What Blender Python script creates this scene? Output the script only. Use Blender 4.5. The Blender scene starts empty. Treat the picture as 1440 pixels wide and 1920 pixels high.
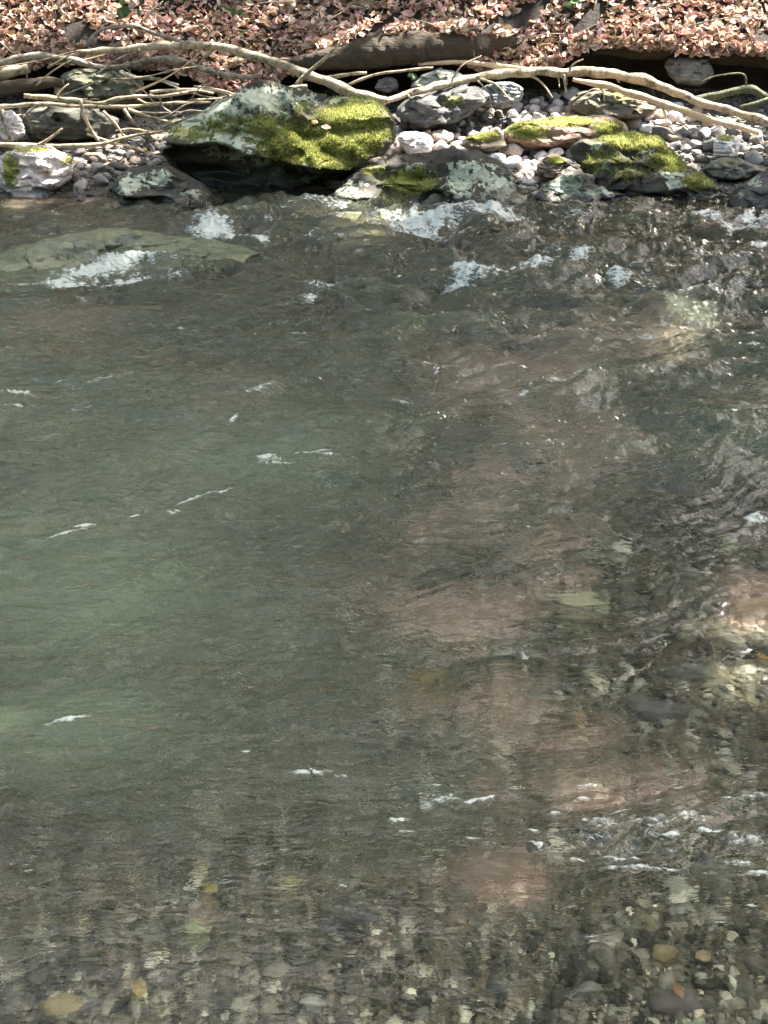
import bpy, math, random
import numpy as np
from mathutils import Vector, Matrix, Quaternion
R = math.radians
random.seed(7); rng = np.random.default_rng(7)

# ------------------------------------------------------------------ camera
SC = bpy.context.scene
CAM_H, PITCH, VFOV = 1.9, R(26.3), R(45.0)
T = math.tan(VFOV/2)
cam = bpy.data.cameras.new('camera'); camo = bpy.data.objects.new('camera', cam)
SC.collection.objects.link(camo); SC.camera = camo
camo.location = (0, 0, CAM_H); camo.rotation_euler = (R(90)-PITCH, 0, 0)
cam.sensor_fit = 'VERTICAL'; cam.sensor_height = 24; cam.lens = 12/T
cam.clip_end = 500; cam.clip_start = 0.05

# ------------------------------------------------------------------ world, sun, exposure
SUN = np.array([0.42, 0.25, 0.87]); SUN = SUN/np.linalg.norm(SUN)
w = bpy.data.worlds.new('World'); SC.world = w; w.use_nodes = True
nt = w.node_tree; bg = nt.nodes['Background']
sky = nt.nodes.new('ShaderNodeTexSky'); sky.sky_type = 'NISHITA'; sky.sun_disc = False
sky.sun_elevation = math.asin(SUN[2]); sky.sun_rotation = math.atan2(SUN[0], SUN[1])
sky.ozone_density = 0.0; sky.dust_density = 4.0; sky.air_density = 0.7
wm = nt.nodes.new('ShaderNodeMix'); wm.data_type = 'RGBA'; wm.blend_type = 'MULTIPLY'; wm.inputs[0].default_value = 1; wm.inputs[7].default_value = (1.0, .95, .82, 1)
nt.links.new(sky.outputs[0], wm.inputs[6]); nt.links.new(wm.outputs[2], bg.inputs[0]); bg.inputs[1].default_value = 0.115
sl = bpy.data.lights.new('sun', 'SUN'); sl.energy = 5.0; sl.angle = R(0.55); sl.color = (1.0, 0.93, 0.84)
so = bpy.data.objects.new('sun', sl); SC.collection.objects.link(so)
so.rotation_euler = Vector(SUN).to_track_quat('Z', 'Y').to_euler()
SC.view_settings.view_transform = 'Standard'; SC.view_settings.look = 'None'
SC.view_settings.exposure = 3.15; SC.view_settings.gamma = 1.0
SC.cycles.use_denoising = True
SC.cycles.max_bounces = 10; SC.cycles.transmission_bounces = 6; SC.cycles.transparent_max_bounces = 12
SC.cycles.sample_clamp_indirect = 4.0
SC.cycles.caustics_refractive = True; SC.cycles.caustics_reflective = False

# ------------------------------------------------------------------ pixel <-> world (photo pixels 1440 x 1920)
cp, sp = math.cos(PITCH), math.sin(PITCH)
def ray(px, py):
    a = (np.asarray(px, float)-720)/960*T; b = (960-np.asarray(py, float))/960*T
    return np.stack([a, cp+sp*b, -sp+cp*b], -1)
def at_z(px, py, z=0.0):
    d = ray(px, py); k = (z-CAM_H)/d[..., 2]; return np.array([0, 0, CAM_H])+d*k[..., None]
def at_y(px, py, y):
    d = ray(px, py); k = np.asarray(y)/d[..., 1]; return np.array([0, 0, CAM_H])+d*k[..., None]
def proj(p):
    p = np.asarray(p, float); q = p-np.array([0, 0, CAM_H])
    dep = q[..., 1]*cp-q[..., 2]*sp; dep = np.where(dep < 0.05, 0.05, dep)
    u = q[..., 1]*sp+q[..., 2]*cp
    return 720+q[..., 0]/dep/T*960, 960-u/dep/T*960
BY0, BSL = 8.9, 0.122
def beach_z(y): return (y-BY0)*BSL
def at_ground(px, py):
    d = ray(px, py); k = (beach_z(0)-CAM_H)/(d[..., 2]-BSL*d[..., 1]); return np.array([0, 0, CAM_H])+d*k[..., None]

# ------------------------------------------------------------------ noise
_perm = rng.permutation(1024); _perm = np.concatenate([_perm, _perm])
_g2 = rng.normal(size=(1024, 2)); _g2 /= np.linalg.norm(_g2, axis=1)[:, None]
_g3 = rng.normal(size=(1024, 3)); _g3 /= np.linalg.norm(_g3, axis=1)[:, None]
def n2(x, y, s=0):
    x = np.asarray(x, float)+s*17.31; y = np.asarray(y, float)+s*9.77
    xi = np.floor(x).astype(np.int64); yi = np.floor(y).astype(np.int64); xf = x-xi; yf = y-yi
    u = xf*xf*xf*(xf*(xf*6-15)+10); v = yf*yf*yf*(yf*(yf*6-15)+10)
    def g(a, b):
        h = _perm[_perm[(xi+a) & 1023]+((yi+b) & 1023)]; q = _g2[h]; return q[..., 0]*(xf-a)+q[..., 1]*(yf-b)
    return ((g(0, 0)*(1-u)+g(1, 0)*u)*(1-v)+(g(0, 1)*(1-u)+g(1, 1)*u)*v)*1.5
def n3(p, s=0):
    p = np.asarray(p, float)+s*13.7; i = np.floor(p).astype(np.int64); f = p-i
    u = f*f*f*(f*(f*6-15)+10); out = 0
    for a in (0, 1):
        for b in (0, 1):
            for c in (0, 1):
                h = _perm[_perm[(_perm[(i[..., 0]+a) & 1023]+i[..., 1]+b) & 1023]+((i[..., 2]+c) & 1023)]
                q = _g3[h]; dd = q[..., 0]*(f[..., 0]-a)+q[..., 1]*(f[..., 1]-b)+q[..., 2]*(f[..., 2]-c)
                out = out+dd*(u[..., 0] if a else 1-u[..., 0])*(u[..., 1] if b else 1-u[..., 1])*(u[..., 2] if c else 1-u[..., 2])
    return out*1.5
def fbm3(p, s=0, o=4):
    r = 0; a = 1.0
    for k in range(o): r = r+a*n3(p*(2.03**k), s+k); a *= .5
    return r
def sstep(a, b, x):
    t = np.clip((x-a)/(b-a), 0, 1); return t*t*(3-2*t)

# ------------------------------------------------------------------ objects
COL = SC.collection
def mesh(name, V, F, mat, smooth=True, attrs=None, cols=None):
    """V (n,3); F list of arrays of shape (m,3) or (m,4)."""
    me = bpy.data.meshes.new(name)
    if not isinstance(F, list): F = [F]
    F = [np.asarray(f, np.int32) for f in F if len(f)]
    V = np.asarray(V, np.float32)
    me.vertices.add(len(V)); me.vertices.foreach_set('co', V.ravel())
    tot = sum(f.size for f in F); npoly = sum(len(f) for f in F)
    me.loops.add(tot); me.polygons.add(npoly)
    me.loops.foreach_set('vertex_index', np.concatenate([f.ravel() for f in F]))
    cnt = np.concatenate([np.full(len(f), f.shape[1], np.int32) for f in F])
    st = np.concatenate([[0], np.cumsum(cnt)[:-1]]).astype(np.int32)
    me.polygons.foreach_set('loop_start', st)
    me.polygons.foreach_set('use_smooth', np.full(npoly, smooth, bool))
    me.update(calc_edges=True); me.validate()
    for k, v in (attrs or {}).items():
        a = me.attributes.new(k, 'FLOAT', 'POINT'); a.data.foreach_set('value', np.asarray(v, np.float32).ravel())
    for k, v in (cols or {}).items():
        c = np.ones((len(V), 4), np.float32); c[:, :3] = v
        a = me.attributes.new(k, 'FLOAT_COLOR', 'POINT'); a.data.foreach_set('color', c.ravel())
    if mat: me.materials.append(mat)
    return me
def link(name, me, parent=None):
    o = bpy.data.objects.new(name, me); COL.objects.link(o)
    if parent: o.parent = parent
    return o
def tag(o, label=None, cat=None, group=None, kind=None):
    if label: o['label'] = label
    if cat: o['category'] = cat
    if group: o['group'] = group
    if kind: o['kind'] = kind
    return o
def recentre(me):
    """move the mesh so its origin sits at its base centre; returns that point"""
    n = len(me.vertices); v = np.empty(n*3, np.float32); me.vertices.foreach_get('co', v); v = v.reshape(-1, 3)
    c = (v.min(0)+v.max(0))/2; c[2] = v[:, 2].min(); v -= c
    me.vertices.foreach_set('co', v.ravel()); me.update(); return c

# ------------------------------------------------------------------ materials
def newmat(name):
    m = bpy.data.materials.new(name); m.use_nodes = True; n = m.node_tree; n.nodes.clear()
    out = n.nodes.new('ShaderNodeOutputMaterial'); return m, n, out
class NT:
    def __init__(s, n): s.n = n
    def node(s, t, **kw):
        x = s.n.nodes.new(t)
        for k, v in kw.items(): setattr(x, k, v)
        return x
    def put(s, sock, v):
        if v is None: return
        if isinstance(v, bpy.types.NodeSocket): s.n.links.new(v, sock)
        else: sock.default_value = v
    def math(s, op, a, b=None, c=None, clamp=False):
        x = s.node('ShaderNodeMath', operation=op, use_clamp=clamp); s.put(x.inputs[0], a); s.put(x.inputs[1], b)
        if c is not None: s.put(x.inputs[2], c)
        return x.outputs[0]
    def noise(s, vec, scale, detail=3, rough=.5, dist=0, dim='3D'):
        x = s.node('ShaderNodeTexNoise', noise_dimensions=dim); s.put(x.inputs['Vector'], vec)
        x.inputs['Scale'].default_value = scale; x.inputs['Detail'].default_value = detail
        x.inputs['Roughness'].default_value = rough; x.inputs['Distortion'].default_value = dist; return x.outputs[0]
    def voro(s, vec, scale, feat='F1', out='Distance'):
        x = s.node('ShaderNodeTexVoronoi', feature=feat); s.put(x.inputs['Vector'], vec); x.inputs['Scale'].default_value = scale
        return x.outputs[out]
    def ramp(s, f, stops):
        x = s.node('ShaderNodeValToRGB'); s.put(x.inputs[0], f); e = x.color_ramp.elements
        while len(e) < len(stops): e.new(.5)
        for i, (p, c) in enumerate(stops): e[i].position = p; e[i].color = (c, c, c, 1) if not hasattr(c, '__len__') else (*c, 1)
        return x.outputs[0]
    def mix(s, f, a, b, typ='MIX'):
        x = s.node('ShaderNodeMix', data_type='RGBA', blend_type=typ); s.put(x.inputs[0], f)
        s.put(x.inputs[6], a if isinstance(a, bpy.types.NodeSocket) else (*a, 1)); s.put(x.inputs[7], b if isinstance(b, bpy.types.NodeSocket) else (*b, 1))
        return x.outputs[2]
    def attr(s, name, out='Fac'):
        x = s.node('ShaderNodeAttribute', attribute_name=name); return x.outputs[out]
    def coord(s, o='Object'): return s.node('ShaderNodeTexCoord').outputs[o]
    def mapping(s, v, scale=(1, 1, 1), rot=(0, 0, 0), loc=(0, 0, 0)):
        x = s.node('ShaderNodeMapping'); s.put(x.inputs[0], v); x.inputs['Scale'].default_value = scale
        x.inputs['Rotation'].default_value = rot; x.inputs['Location'].default_value = loc; return x.outputs[0]
    def bump(s, h, strength=.5, dist=.01, normal=None):
        x = s.node('ShaderNodeBump'); s.put(x.inputs['Height'], h); x.inputs['Strength'].default_value = strength
        x.inputs['Distance'].default_value = dist
        if normal is not None: s.put(x.inputs['Normal'], normal)
        return x.outputs[0]
    def bsdf(s, col, rough=.8, normal=None, spec=.4, **kw):
        x = s.node('ShaderNodeBsdfPrincipled'); s.put(x.inputs['Base Color'], col if isinstance(col, bpy.types.NodeSocket) else (*col, 1))
        s.put(x.inputs['Roughness'], rough); s.put(x.inputs['Specular IOR Level'], spec)
        if normal is not None: s.put(x.inputs['Normal'], normal)
        for k, v in kw.items(): s.put(x.inputs[k.replace('_', ' ')], v)
        return x.outputs[0]
    def mixs(s, f, a, b):
        x = s.node('ShaderNodeMixShader'); s.put(x.inputs[0], f); s.n.links.new(a, x.inputs[1]); s.n.links.new(b, x.inputs[2]); return x.outputs[0]

def mat_rock():
    m, n, out = newmat('lichened_rock'); k = NT(n); P = k.coord('Object')
    info = k.node('ShaderNodeObjectInfo'); base = info.outputs['Color']
    off = k.node('ShaderNodeVectorMath', operation='ADD'); k.put(off.inputs[0], P); k.put(off.inputs[1], info.outputs['Random'])
    P = off.outputs[0]
    a = k.noise(P, 5, 6, .65, .6); b = k.noise(P, 38, 5, .6)
    st = k.noise(k.mapping(P, (3, 3, 22), (0.35, 0.2, 0)), 1.5, 4, .6)
    var = k.math('MULTIPLY', k.math('ADD', k.math('MULTIPLY', a, 1.1), k.math('MULTIPLY', b, .7)), k.math('ADD', st, .5))
    col = k.mix(1.0, base, k.ramp(var, [(.3, .35), (.6, .8), (1.0, 1.5)]), 'MULTIPLY')
    # lichen: lobed pale plates
    wv = k.node('ShaderNodeVectorMath', operation='ADD'); k.put(wv.inputs[0], P)
    nz = k.node('ShaderNodeTexNoise'); k.put(nz.inputs['Vector'], P); nz.inputs['Scale'].default_value = 16
    sc_ = k.node('ShaderNodeVectorMath', operation='SCALE'); k.put(sc_.inputs[0], nz.outputs['Color']); sc_.inputs['Scale'].default_value = .08
    k.put(wv.inputs[1], sc_.outputs[0])
    cell = k.voro(wv.outputs[0], 24, 'F1', 'Color'); edge = k.voro(wv.outputs[0], 15, 'DISTANCE_TO_EDGE', 'Distance')
    cv = k.node('ShaderNodeSeparateColor'); k.put(cv.inputs[0], cell)
    la = k.attr('lichen'); lm = k.math('SUBTRACT', k.math('ADD', la, k.math('MULTIPLY', k.math('SUBTRACT', k.noise(P, 9, 3, .6), .5), .9)), k.math('MULTIPLY', cv.outputs[0], .85))
    lmask = k.math('MULTIPLY', k.math('SUBTRACT', k.math('ADD', lm, k.math('MULTIPLY', k.math('SUBTRACT', b, .5), 1.1)), .06), 7, clamp=True)
    lmask = k.math('MULTIPLY', lmask, k.math('GREATER_THAN', la, .02))
    lcol = k.mix(cv.outputs[1], (.26, .31, .23), (.50, .53, .42)); lcol = k.mix(k.math('MULTIPLY', b, .45), lcol, (.12, .14, .09))
    col = k.mix(lmask, col, lcol)
    ma = k.attr('moss'); mn = k.noise(P, 22, 6, .75)
    mm = k.math('MULTIPLY', k.math('SUBTRACT', k.math('ADD', ma, k.math('MULTIPLY', k.math('SUBTRACT', mn, .5), 1.9)), .42), 4, clamp=True)
    mcol = k.mix(k.noise(P, 7, 3, .6), (.12, .14, .03), (.34, .33, .07))
    col = k.mix(mm, col, mcol)
    wet_shade = k.attr('wet'); col = k.mix(k.math('MULTIPLY', wet_shade, .6), col, (.012, .012, .01))  # wet stone; on the largest boulder also the painted shade of its recess
    h = k.math('ADD', k.math('MULTIPLY', a, .8), k.math('ADD', k.math('MULTIPLY', b, .35), k.math('MULTIPLY', mm, k.math('MULTIPLY', k.noise(P, 120, 4, .7), .7))))
    h = k.math('ADD', h, k.math('MULTIPLY', lmask, .12)); h = k.math('ADD', h, k.math('MULTIPLY', st, .6))
    rg = k.math('SUBTRACT', .85, k.math('MULTIPLY', wet_shade, .6))
    n.links.new(k.bsdf(col, rg, k.bump(h, .9, .02)), out.inputs[0]); return m
def mat_stone():
    m, n, out = newmat('stone'); k = NT(n); P = k.coord('Object'); info = k.node('ShaderNodeObjectInfo')
    off = k.node('ShaderNodeVectorMath', operation='ADD'); k.put(off.inputs[0], P); k.put(off.inputs[1], info.outputs['Random'])
    a = k.noise(off.outputs[0], 3.5, 6, .65, .4); b = k.noise(off.outputs[0], 14, 4, .6)
    col = k.mix(1.0, info.outputs['Color'], k.ramp(k.math('ADD', k.math('MULTIPLY', a, .7), k.math('MULTIPLY', b, .4)), [(.3, .45), (.55, .95), (.85, 1.5)]), 'MULTIPLY')
    col = k.mix(k.math('MULTIPLY', k.math('SUBTRACT', k.noise(off.outputs[0], 1.6, 3), .55), 3, clamp=True), col, (.16, .17, .07))
    n.links.new(k.bsdf(col, .75, k.bump(k.math('ADD', a, k.math('MULTIPLY', b, .4)), .7, .008)), out.inputs[0]); return m
def mat_vcol(name, rough=.8, var=True, scale=40, trans=0.0, spec=.4, sat=1.0):
    m, n, out = newmat(name); k = NT(n); P = k.coord('Object'); c = k.attr('col', 'Color')
    a = k.noise(P, scale, 4, .65)
    if var: c = k.mix(1.0, c, k.ramp(a, [(.25, .5), (.5, 1.0), (.8, 1.6)]), 'MULTIPLY')
    s = k.bsdf(c, rough, k.bump(a, .5, .01), spec)
    if trans:
        t = k.node('ShaderNodeBsdfTranslucent'); k.put(t.inputs[0], c); s = k.mixs(trans, s, t.outputs[0])
    n.links.new(s, out.inputs[0]); return m
def mat_ground(name, c0, c1, c2, scale=6, bump=.03, zones=False):
    m, n, out = newmat(name); k = NT(n); P = k.coord('Object')
    a = k.noise(P, scale, 6, .65); b = k.noise(P, scale*7, 5, .7)
    c = k.mix(k.ramp(a, [(.35, 0.), (.65, 1.)]), c0, c1); c = k.mix(k.ramp(b, [(.5, 0.), (.72, 1.)]), c, c2)
    if zones:
        c = k.mix(k.math('MULTIPLY', k.attr('pink'), .85), c, k.mix(b, (.32, .22, .19), (.70, .52, .47))); c = k.mix(k.math('MULTIPLY', k.attr('dark'), .8), c, (.03, .028, .022))  # pink sheens and far-bank shade painted into the bed colour
    n.links.new(k.bsdf(c, .9, k.bump(k.math('ADD', a, b), .8, bump)), out.inputs[0]); return m
def mat_wood(name, light, dark, scale=1.0, thr=.5):
    m, n, out = newmat(name); k = NT(n); P = k.coord('Object')
    a = k.noise(P, 9*scale, 5, .7, .5); b = k.noise(P, 45*scale, 4, .6)
    c = k.mix(k.ramp(k.math('ADD', k.math('MULTIPLY', a, .75), k.math('MULTIPLY', b, .25)), [(thr-.1, 0.), (thr+.06, 1.)]), dark, light)
    c = k.mix(k.math('MULTIPLY', k.math('SUBTRACT', b, .5), 1.2, clamp=True), c, (.5, .45, .36))
    n.links.new(k.bsdf(c, .8, k.bump(k.math('ADD', a, b), .7, .01)), out.inputs[0]); return m
def mat_log():
    m, n, out = newmat('rotten_wood'); k = NT(n); P = k.coord('Object')
    g = k.noise(k.mapping(P, (1.2, 14, 14)), 2.0, 6, .7, .4); b = k.noise(P, 30, 4, .6)
    c = k.mix(k.ramp(g, [(.35, 0.), (.65, 1.)]), (.016, .010, .007), (.06, .034, .025)); c = k.mix(k.math('MULTIPLY', b, .35), c, (.10, .10, .05))
    n.links.new(k.bsdf(c, .85, k.bump(k.math('ADD', g, k.math('MULTIPLY', b, .3)), 1.0, .03)), out.inputs[0]); return m

def mat_water():
    m, n, out = newmat('stream_water'); k = NT(n); P = k.coord('Object')
    dep = k.attr('depth'); foam = k.attr('foam'); rap = k.attr('rapid')
    # fine ripples drawn out along the current
    m1 = k.mapping(P, (5, 15, 1), (0, 0, R(-22))); m2 = k.mapping(P, (13, 34, 1), (0, 0, R(-14))); m3 = k.mapping(P, (30, 62, 1), (0, 0, R(-30)))
    r1 = k.noise(m1, 1.0, 2, .5, .5); r2 = k.noise(m2, 1.0, 3, .6, .8); r3 = k.noise(m3, 1.0, 2, .6, .6)
    h = k.math('ADD', k.math('MULTIPLY', r1, 1.0), k.math('ADD', k.math('MULTIPLY', r2, .50), k.math('MULTIPLY', r3, .2)))
    cc = k.noise(P, 1.3, 2, .5)
    bp = k.node('ShaderNodeBump'); k.put(bp.inputs['Height'], h); bp.inputs['Distance'].default_value = .042
    k.put(bp.inputs['Strength'], k.math('MULTIPLY', k.math('ADD', .4, k.math('MULTIPLY', cc, .8)), k.math('ADD', .10, k.math('MULTIPLY', dep, 3.4), clamp=True)))
    N = bp.outputs[0]
    tint = (.93, .95, .86, 1)
    rf = k.node('ShaderNodeBsdfRefraction'); rf.inputs['IOR'].default_value = 1.33; rf.inputs['Roughness'].default_value = .0
    rf.inputs['Color'].default_value = tint; k.put(rf.inputs['Normal'], N)
    tr = k.node('ShaderNodeBsdfTransparent'); tr.inputs[0].default_value = tint
    clear = k.mixs(.22, rf.outputs[0], tr.outputs[0])
    df = k.node('ShaderNodeBsdfDiffuse'); df.inputs[0].default_value = (.098, .128, .080, 1)
    mk = k.noise(k.mapping(P, (.8, 1.6, 1)), 1.0, 4, .6, .5)
    # turbid water: what lies deep is veiled by suspended silt
    veil = k.math('SUBTRACT', 1.0, k.math('POWER', 2.718, k.math('MULTIPLY', k.math('MULTIPLY', dep, dep), k.math('MULTIPLY', -9.0, mk))))
    under = k.mixs(veil, clear, df.outputs[0])
    fr = k.node('ShaderNodeFresnel'); fr.inputs['IOR'].default_value = 1.33; k.put(fr.inputs['Normal'], N)
    gl = k.node('ShaderNodeBsdfGlossy'); gl.inputs['Roughness'].default_value = .03; gl.inputs['Color'].default_value = (1, 1, 1, 1); k.put(gl.inputs['Normal'], N)
    surf = k.mixs(fr.outputs[0], under, gl.outputs[0])
    fb = k.noise(k.mapping(P, (20, 46, 40), (0, 0, R(-15))), 1.0, 6, .72, 1.2)
    fm = k.math('MULTIPLY', k.math('SUBTRACT', k.math('ADD', foam, k.math('MULTIPLY', k.math('SUBTRACT', fb, .5), 2.6)), .45), 2.6, clamp=True)
    fm = k.math('MULTIPLY', fm, k.math('MULTIPLY', foam, 4, clamp=True))
    fc = k.bsdf((.60, .65, .61), .3, k.bump(fb, .5, .012), .6)  # white of the foam and of the painted sky glints
    n.links.new(k.mixs(k.math('MULTIPLY', fm, .72), surf, fc), out.inputs[0]); return m

M_ROCK = mat_rock(); M_STONE = mat_stone(); M_WATER = mat_water()
M_GRAVEL = mat_vcol('gravel_stone', .7, scale=60); M_LEAF = mat_vcol('dry_leaf', .6, scale=25, trans=.2)
M_CANOPY = mat_vcol('green_leaf', .5, var=False, trans=.35); M_MOSS = mat_vcol('moss_blade', .7, var=False, trans=.3)
M_SOIL = mat_ground('dark_soil', (.012, .009, .007), (.028, .020, .014), (.05, .034, .025), 5)
M_BED = mat_ground('stream_bed', (.11, .105, .08), (.20, .17, .13), (.30, .28, .22), 5, zones=True)
M_BRANCH = mat_wood('bare_wood', (.34, .28, .19), (.09, .07, .045), 1.0, .50)
M_BRANCHG = mat_wood('grey_wood', (.22, .20, .16), (.06, .05, .04), 1.0, .5)
M_TAN = mat_wood('barkless_wood', (.50, .36, .22), (.26, .17, .10), 1.0, .42)
M_MOSSY = mat_wood('mossy_wood', (.06, .07, .025), (.03, .035, .015), 1.0, .5)
M_LOG = mat_log(); M_BARK = mat_wood('bark', (.10, .085, .07), (.045, .035, .03), .6, .5)

# ------------------------------------------------------------------ stream bed
DEPTHS = [(0,385,.14),(500,385,.16),(1000,388,.10),(1440,400,.14),(-300,390,.14),(1800,390,.14),(200,600,.24),(700,600,.22),(1200,600,.20),(-200,700,.4),(1700,650,.3),
 (60,800,.46),(480,850,.44),(940,690,.20),(1300,800,.28),(200,1100,.55),(500,1120,.42),(930,930,.22),(820,1150,.16),(1100,1060,.10),(1400,1000,.07),
 (1200,1250,.05),(1400,1250,.05),(900,1300,.13),(600,1330,.26),(150,1330,.50),(330,1520,.26),(750,1500,.24),(1050,1440,.15),(1300,1560,.13),(950,1650,.12),
 (60,1650,.12),(400,1680,.09),(700,1800,.06),(1200,1780,.05),(150,1850,.05),(700,1900,.055),(1300,1900,.04),(-300,1300,.5),(-300,1800,.15),(1800,1200,.1),(1800,1800,.06),(700,2200,.03),(-400,2200,.05),(1800,2200,.03)]
_dw = at_z([d[0] for d in DEPTHS], [d[1] for d in DEPTHS]); _dd = np.array([d[2] for d in DEPTHS])
def bed_z(x, y):
    x = np.asarray(x, float); y = np.asarray(y, float); sh = x.shape; X = x.ravel(); Y = np.clip(y.ravel(), .7, 8.9)
    lx, ly = X/(Y+.6), np.log(Y); qx, qy = _dw[:, 0]/(_dw[:, 1]+.6), np.log(_dw[:, 1])
    num = np.zeros_like(X); den = np.zeros_like(X)
    for a, b, d in zip(qx, qy, _dd):
        wgt = 1/(((lx-a)*1.3)**2+(ly-b)**2+.004)**1.5; num += wgt*d; den += wgt
    z = -(num/den).reshape(sh)
    z = z+.02*n2(x*2.2, y*2.2, 3)*np.clip(-z*6, .3, 1)
    # the near shore and the far beach
    z = np.where(y < 1.5, z+(1.5-y)*.28, z)
    yb = y+.10*n2(x*1.1, x*0+3.3, 5)
    far = beach_z(yb)+.03*n2(x*2.5, y*2.5, 9)
    bxm = at_z(450, 380)[0]; far = far-.10*np.exp(-(((x-bxm)/.62)**4+((y-9.1)/.42)**4))
    t = sstep(8.45, 9.0, yb); return z*(1-t)+far*t
def blobs(px, py, L):
    v = np.zeros(np.shape(px))
    for b in L:
        cx, cy, rx, ry = b[:4]; s = b[4] if len(b) > 4 else 1.
        v = np.maximum(v, s*np.clip(1.6-1.6*np.sqrt(((px-cx)/rx)**2+((py-cy)/ry)**2), 0, 1))
    return v
PINK_SHEEN = [(1060,790,150,60,.75),(1020,1010,170,36,.8),(1200,600,220,36,.8),(740,1110,120,30,.5),(1050,1400,160,36,.6),(960,690,230,80),(1150,640,180,40,.7),(960,880,190,40,.9),(1120,840,160,30,.8),(820,960,150,36,.8),(880,1150,190,60,1),(1030,1110,90,30,.9),(900,1330,170,60,.7),(1120,1480,240,50,.9),(930,1650,170,70,.8),(1410,1150,90,60,1),(130,600,180,40,.8),(260,850,200,40,.7),(80,765,130,24,.6),(440,720,120,40,.5),(640,1080,160,50,.35),(150,400,200,20,.5)]  # sunlit and reflected pink sheens, painted as bed colour
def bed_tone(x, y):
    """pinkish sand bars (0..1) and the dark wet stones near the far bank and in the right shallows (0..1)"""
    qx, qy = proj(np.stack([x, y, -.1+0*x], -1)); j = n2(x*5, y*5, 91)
    pk = np.clip(blobs(qx, qy+14*j, PINK_SHEEN)+.7*n2(x*5, y*9, 92)*(blobs(qx, qy, PINK_SHEEN) > 0), 0, 1)*(y > 1)*(y < 8.9)
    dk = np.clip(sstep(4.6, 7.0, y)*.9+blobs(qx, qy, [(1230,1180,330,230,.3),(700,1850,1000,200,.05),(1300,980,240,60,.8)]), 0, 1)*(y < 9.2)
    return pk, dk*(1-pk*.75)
def bump_mesh_grid(X, Y, Z):
    r, c = X.shape; V = np.stack([X, Y, Z], -1).reshape(-1, 3); i = np.arange(r*c).reshape(r, c)
    F = np.stack([i[:-1, :-1], i[:-1, 1:], i[1:, 1:], i[1:, :-1]], -1).reshape(-1, 4); return V, F
xs = np.concatenate([np.linspace(-25, -6, 30), np.linspace(-5.9, 5.9, 330), np.linspace(6, 25, 30)])
ys = np.concatenate([np.linspace(-12, .4, 30), np.linspace(.45, 8, 240), np.linspace(8.03, 12.6, 150)])
X, Y = np.meshgrid(xs, ys); Z = bed_z(X, Y); Z = np.where(Y < 1.5, np.minimum(Z, .33+.05*n2(X, Y, 4)), Z)
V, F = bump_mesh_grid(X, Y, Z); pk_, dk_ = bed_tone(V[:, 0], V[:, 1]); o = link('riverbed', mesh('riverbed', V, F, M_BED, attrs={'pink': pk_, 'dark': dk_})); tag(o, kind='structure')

# ------------------------------------------------------------------ far bank: undercut and leaf-covered slope
LIP = [(-900,100),(-200,100),(0,112),(150,98),(300,108),(380,128),(430,160),(500,150),(545,110),(620,88),(700,80),(800,72),(860,98),(960,114),(1050,100),(1100,66),(1200,66),(1300,76),(1440,80),(1800,85),(2400,85)]
YL = 11.15
lx_ = at_y([p[0] for p in LIP], [p[1] for p in LIP], YL)
def zlip(x): return np.interp(x, lx_[:, 0], lx_[:, 2])+.025*n2(np.asarray(x)*3, np.asarray(x)*0, 2)
def ylip(x): return YL+.10*n2(np.asarray(x)*1.3, np.asarray(x)*0+5, 6)
def slope_pt(x, t):
    """point on the slope, t metres behind the lip"""
    x = np.asarray(x, float); t = np.asarray(t, float); yl, zl = ylip(x), zlip(x)
    zz = np.where(t < .5, t*.85, .425+(t-.5)*.75); zz = np.where(t > 14, .425+13.5*.75+(t-14)*.3, zz)
    r = np.clip(t, 0, 3)/3
    y = yl+t; z = zl*(1-r*.4)+.32*r+zz+.07*n2(x*1.7, t*1.7, 8)*np.clip(t*3, .2, 1)+.5*n2(x*.25, t*.25, 11)*r
    return np.stack([np.broadcast_to(x, z.shape), y, z], -1)
bx = np.concatenate([np.linspace(-25, -5, 40), np.linspace(-4.9, 4.9, 300), np.linspace(5, 25, 40)])
rows = []
yl, zl = ylip(bx), zlip(bx); zb = beach_z(yl)
for a, b in ((.75, -.1), (.72, .15), (.66, .4), (.58, .62), (.46, .78), (.30, .88), (.12, .93), (.03, .95)):
    z = zb+(zl-.03-zb)*b if b > 0 else zb-.1
    y = yl+a+.07*n2(bx*4, bx*0+a*6, 12); rows.append(np.stack([bx, y, z+.03*n2(bx*5, bx*0+b*5, 13)], -1))
rows.append(np.stack([bx, yl-.02, zl-.035], -1))
for t in np.concatenate([np.linspace(0, 1.2, 30), np.linspace(1.3, 4, 20), np.linspace(4.5, 40, 30)]): rows.append(slope_pt(bx, t))
G = np.stack(rows); r, c = G.shape[:2]; i = np.arange(r*c).reshape(r, c)
F = np.stack([i[:-1, :-1], i[:-1, 1:], i[1:, 1:], i[1:, :-1]], -1).reshape(-1, 4)
o = link('hillside', mesh('hillside', G.reshape(-1, 3), F, M_SOIL)); tag(o, kind='structure')

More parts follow.
